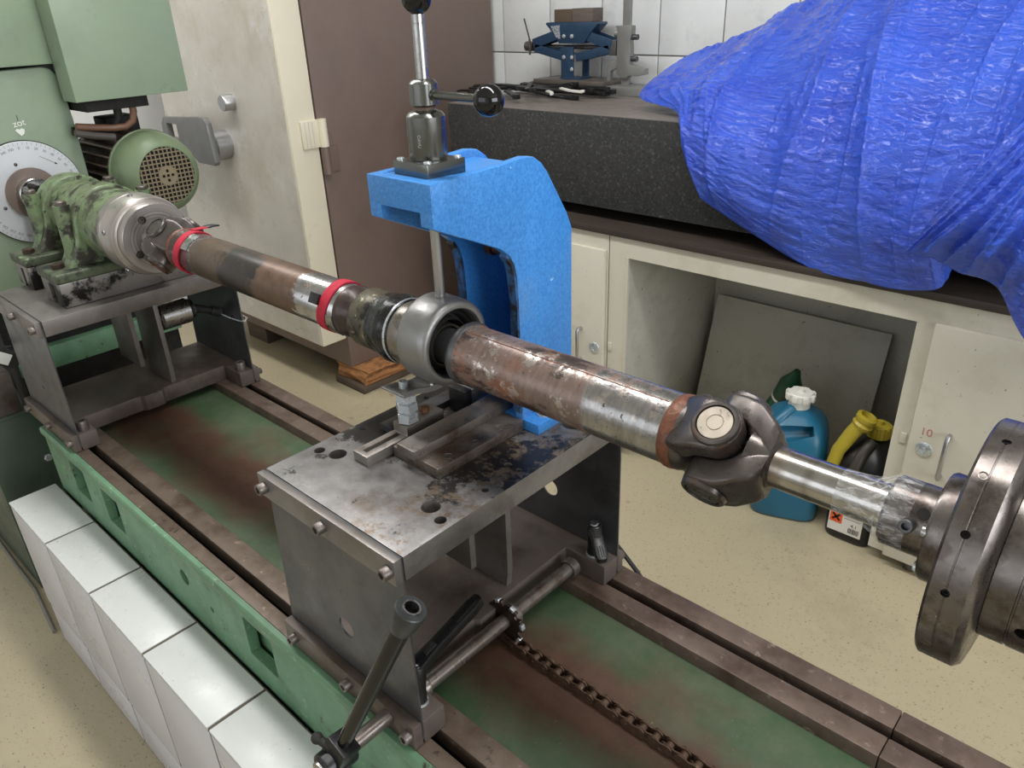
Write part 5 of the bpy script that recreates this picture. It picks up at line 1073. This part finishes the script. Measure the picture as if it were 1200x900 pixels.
for k in range(8):
    a = 2 * PI * k / 8; obj('cap_lug', MB().obox((-0.865 + 0.044 * math.cos(a), 2.345 + 0.044 * math.sin(a), 0.44), ((math.cos(a), math.sin(a), 0), (-math.sin(a), math.cos(a), 0), (0, 0, 1)), (0.006, 0.009, 0.011)), M['tiew'], bc, 0.002)
n = N('black_canister_plastic'); n.put('Base Color', lin((20, 20, 21))); n.put('Roughness', 0.4); BLK = n.m
kc = thing('canister', 'black plastic canister with yellow spout and hazard label in the open bay', 'canister', (-0.61, 2.36, 0.0))
obj('body', can_body(-0.612, 2.36, 0.165, 0.22, 0.36, 0.0), BLK, kc, ang=60)
YEL = mat('yellow_plastic', (172, 154, 48), 0.4, 0, 0.06)
obj('cap', MB().lathe((-0.605, 2.375, 0.365), (0, 0, 1), [(0, 0.036), (0.04, 0.036), (0.043, 0.032), (0.043, 0.012), (0.055, 0.010)], 24), YEL, kc)
for k in range(12):
    a = 2 * PI * k / 12; obj('cap_rib', MB().obox((-0.605 + 0.0365 * math.cos(a), 2.375 + 0.0365 * math.sin(a), 0.385), ((math.cos(a), math.sin(a), 0), (-math.sin(a), math.cos(a), 0), (0, 0, 1)), (0.003, 0.005, 0.017)), YEL, kc)
obj('spout', MB().tube([(-0.645, 2.30, 0.425), (-0.662, 2.29, 0.39), (-0.689, 2.275, 0.325), (-0.698, 2.265, 0.262), (-0.694, 2.26, 0.235), (-0.672, 2.255, 0.20), (-0.63, 2.255, 0.165)], [0.024, 0.024, 0.022, 0.021, 0.020, 0.019, 0.018], 16), YEL, kc, ang=60)
obj('spout_collar', MB().lathe((-0.642, 2.302, 0.418), (0.35, 0.1, 1), [(0, 0.030), (0.012, 0.034), (0.02, 0.028), (0.03, 0.034), (0.042, 0.034), (0.046, 0.024), (0.03, 0.02)], 24), YEL, kc)
obj('carry_handle', MB().tube([(-0.640, 2.245, 0.16), (-0.630, 2.24, 0.25), (-0.615, 2.27, 0.335), (-0.605, 2.32, 0.365)], 0.018, 12), mat('brown_black_plastic', (52, 46, 40), 0.5, 0, 0.1), kc, ang=60)
LY = 2.2485
lb = obj('label', MB().box(-0.672, -0.562, LY - 0.0012, LY, 0.035, 0.165), mat('label_paper', (222, 218, 212), 0.5, 0, 0.02), kc, label='white label with orange hazard squares')
ORG = mat('hazard_orange', (226, 92, 40), 0.5, 0, 0.03)
for z0, z1 in ((0.118, 0.155), (0.070, 0.114)): obj('hazard_square', MB().box(-0.668, -0.628, LY - 0.0022, LY - 0.0012, z0, z1), ORG, lb)
obj('hazard_cross', MB().obox((-0.648, LY - 0.0026, 0.092), ((1, 0, 1), (0, 1, 0), (1, 0, -1)), (0.017, 0.0004, 0.0035)).obox((-0.648, LY - 0.0026, 0.092), ((1, 0, -1), (0, 1, 0), (1, 0, 1)), (0.017, 0.0004, 0.0035)), M['dark'], lb)
obj('hazard_mark', MB().obox((-0.648, LY - 0.0026, 0.138), ((1, 0, 0.2), (0, 1, 0), (-0.2, 0, 1)), (0.013, 0.0004, 0.004)).box(-0.660, -0.640, LY - 0.003, LY - 0.0022, 0.124, 0.129), M['dark'], lb)
bars = MB(); x = -0.604
while x < -0.568:
    w_ = random.choice((0.0008, 0.0014, 0.002)); bars.box(x, x + w_, LY - 0.0018, LY - 0.0012, 0.044, 0.064); x += w_ + random.choice((0.001, 0.0018))
obj('barcode', bars, M['dark'], lb)
text('label_print', '4.1', 0.017, (-0.588, LY - 0.0015, 0.075), (1, 0, 0), (0, 0, 1), M['dark'], lb, 0.0002)
tl = MB()
for k in range(6): tl.box(-0.622, -0.57 - 0.006 * (k % 3), LY - 0.0017, LY - 0.0012, 0.095 + k * 0.010, 0.0985 + k * 0.010)
obj('small_print', tl, mat('print_grey', (150, 148, 144), 0.6, 0, 0.02), lb)
gb = thing('green_bottle', 'dark green plastic bottle leaning behind the blue canister', 'bottle', (-1.06, 2.58, 0.0))
GRN = mat('green_plastic', (30, 76, 50), 0.4, 0, 0.1)
p0 = Vector((-1.10, 2.60, 0.02)); p1 = Vector((-0.955, 2.50, 0.42)); d_ = (p1 - p0).normalized(); LL = (p1 - p0).length
obj('body', MB().lathe(p0, d_, [(0, 0.04), (0.01, 0.05), (LL * 0.62, 0.05), (LL * 0.72, 0.042), (LL * 0.74, 0.032), (LL * 0.76, 0.044), (LL * 0.92, 0.042), (LL, 0.024), (LL * 1.08, 0.012)], 28), GRN, gb, ang=60)
obj('seal_ring', MB().lathe(p0 + d_ * LL * 0.735, d_, [(0, 0.034), (0.0, 0.046), (0.006, 0.046), (0.006, 0.034)], 28), M['tiew'], gb)
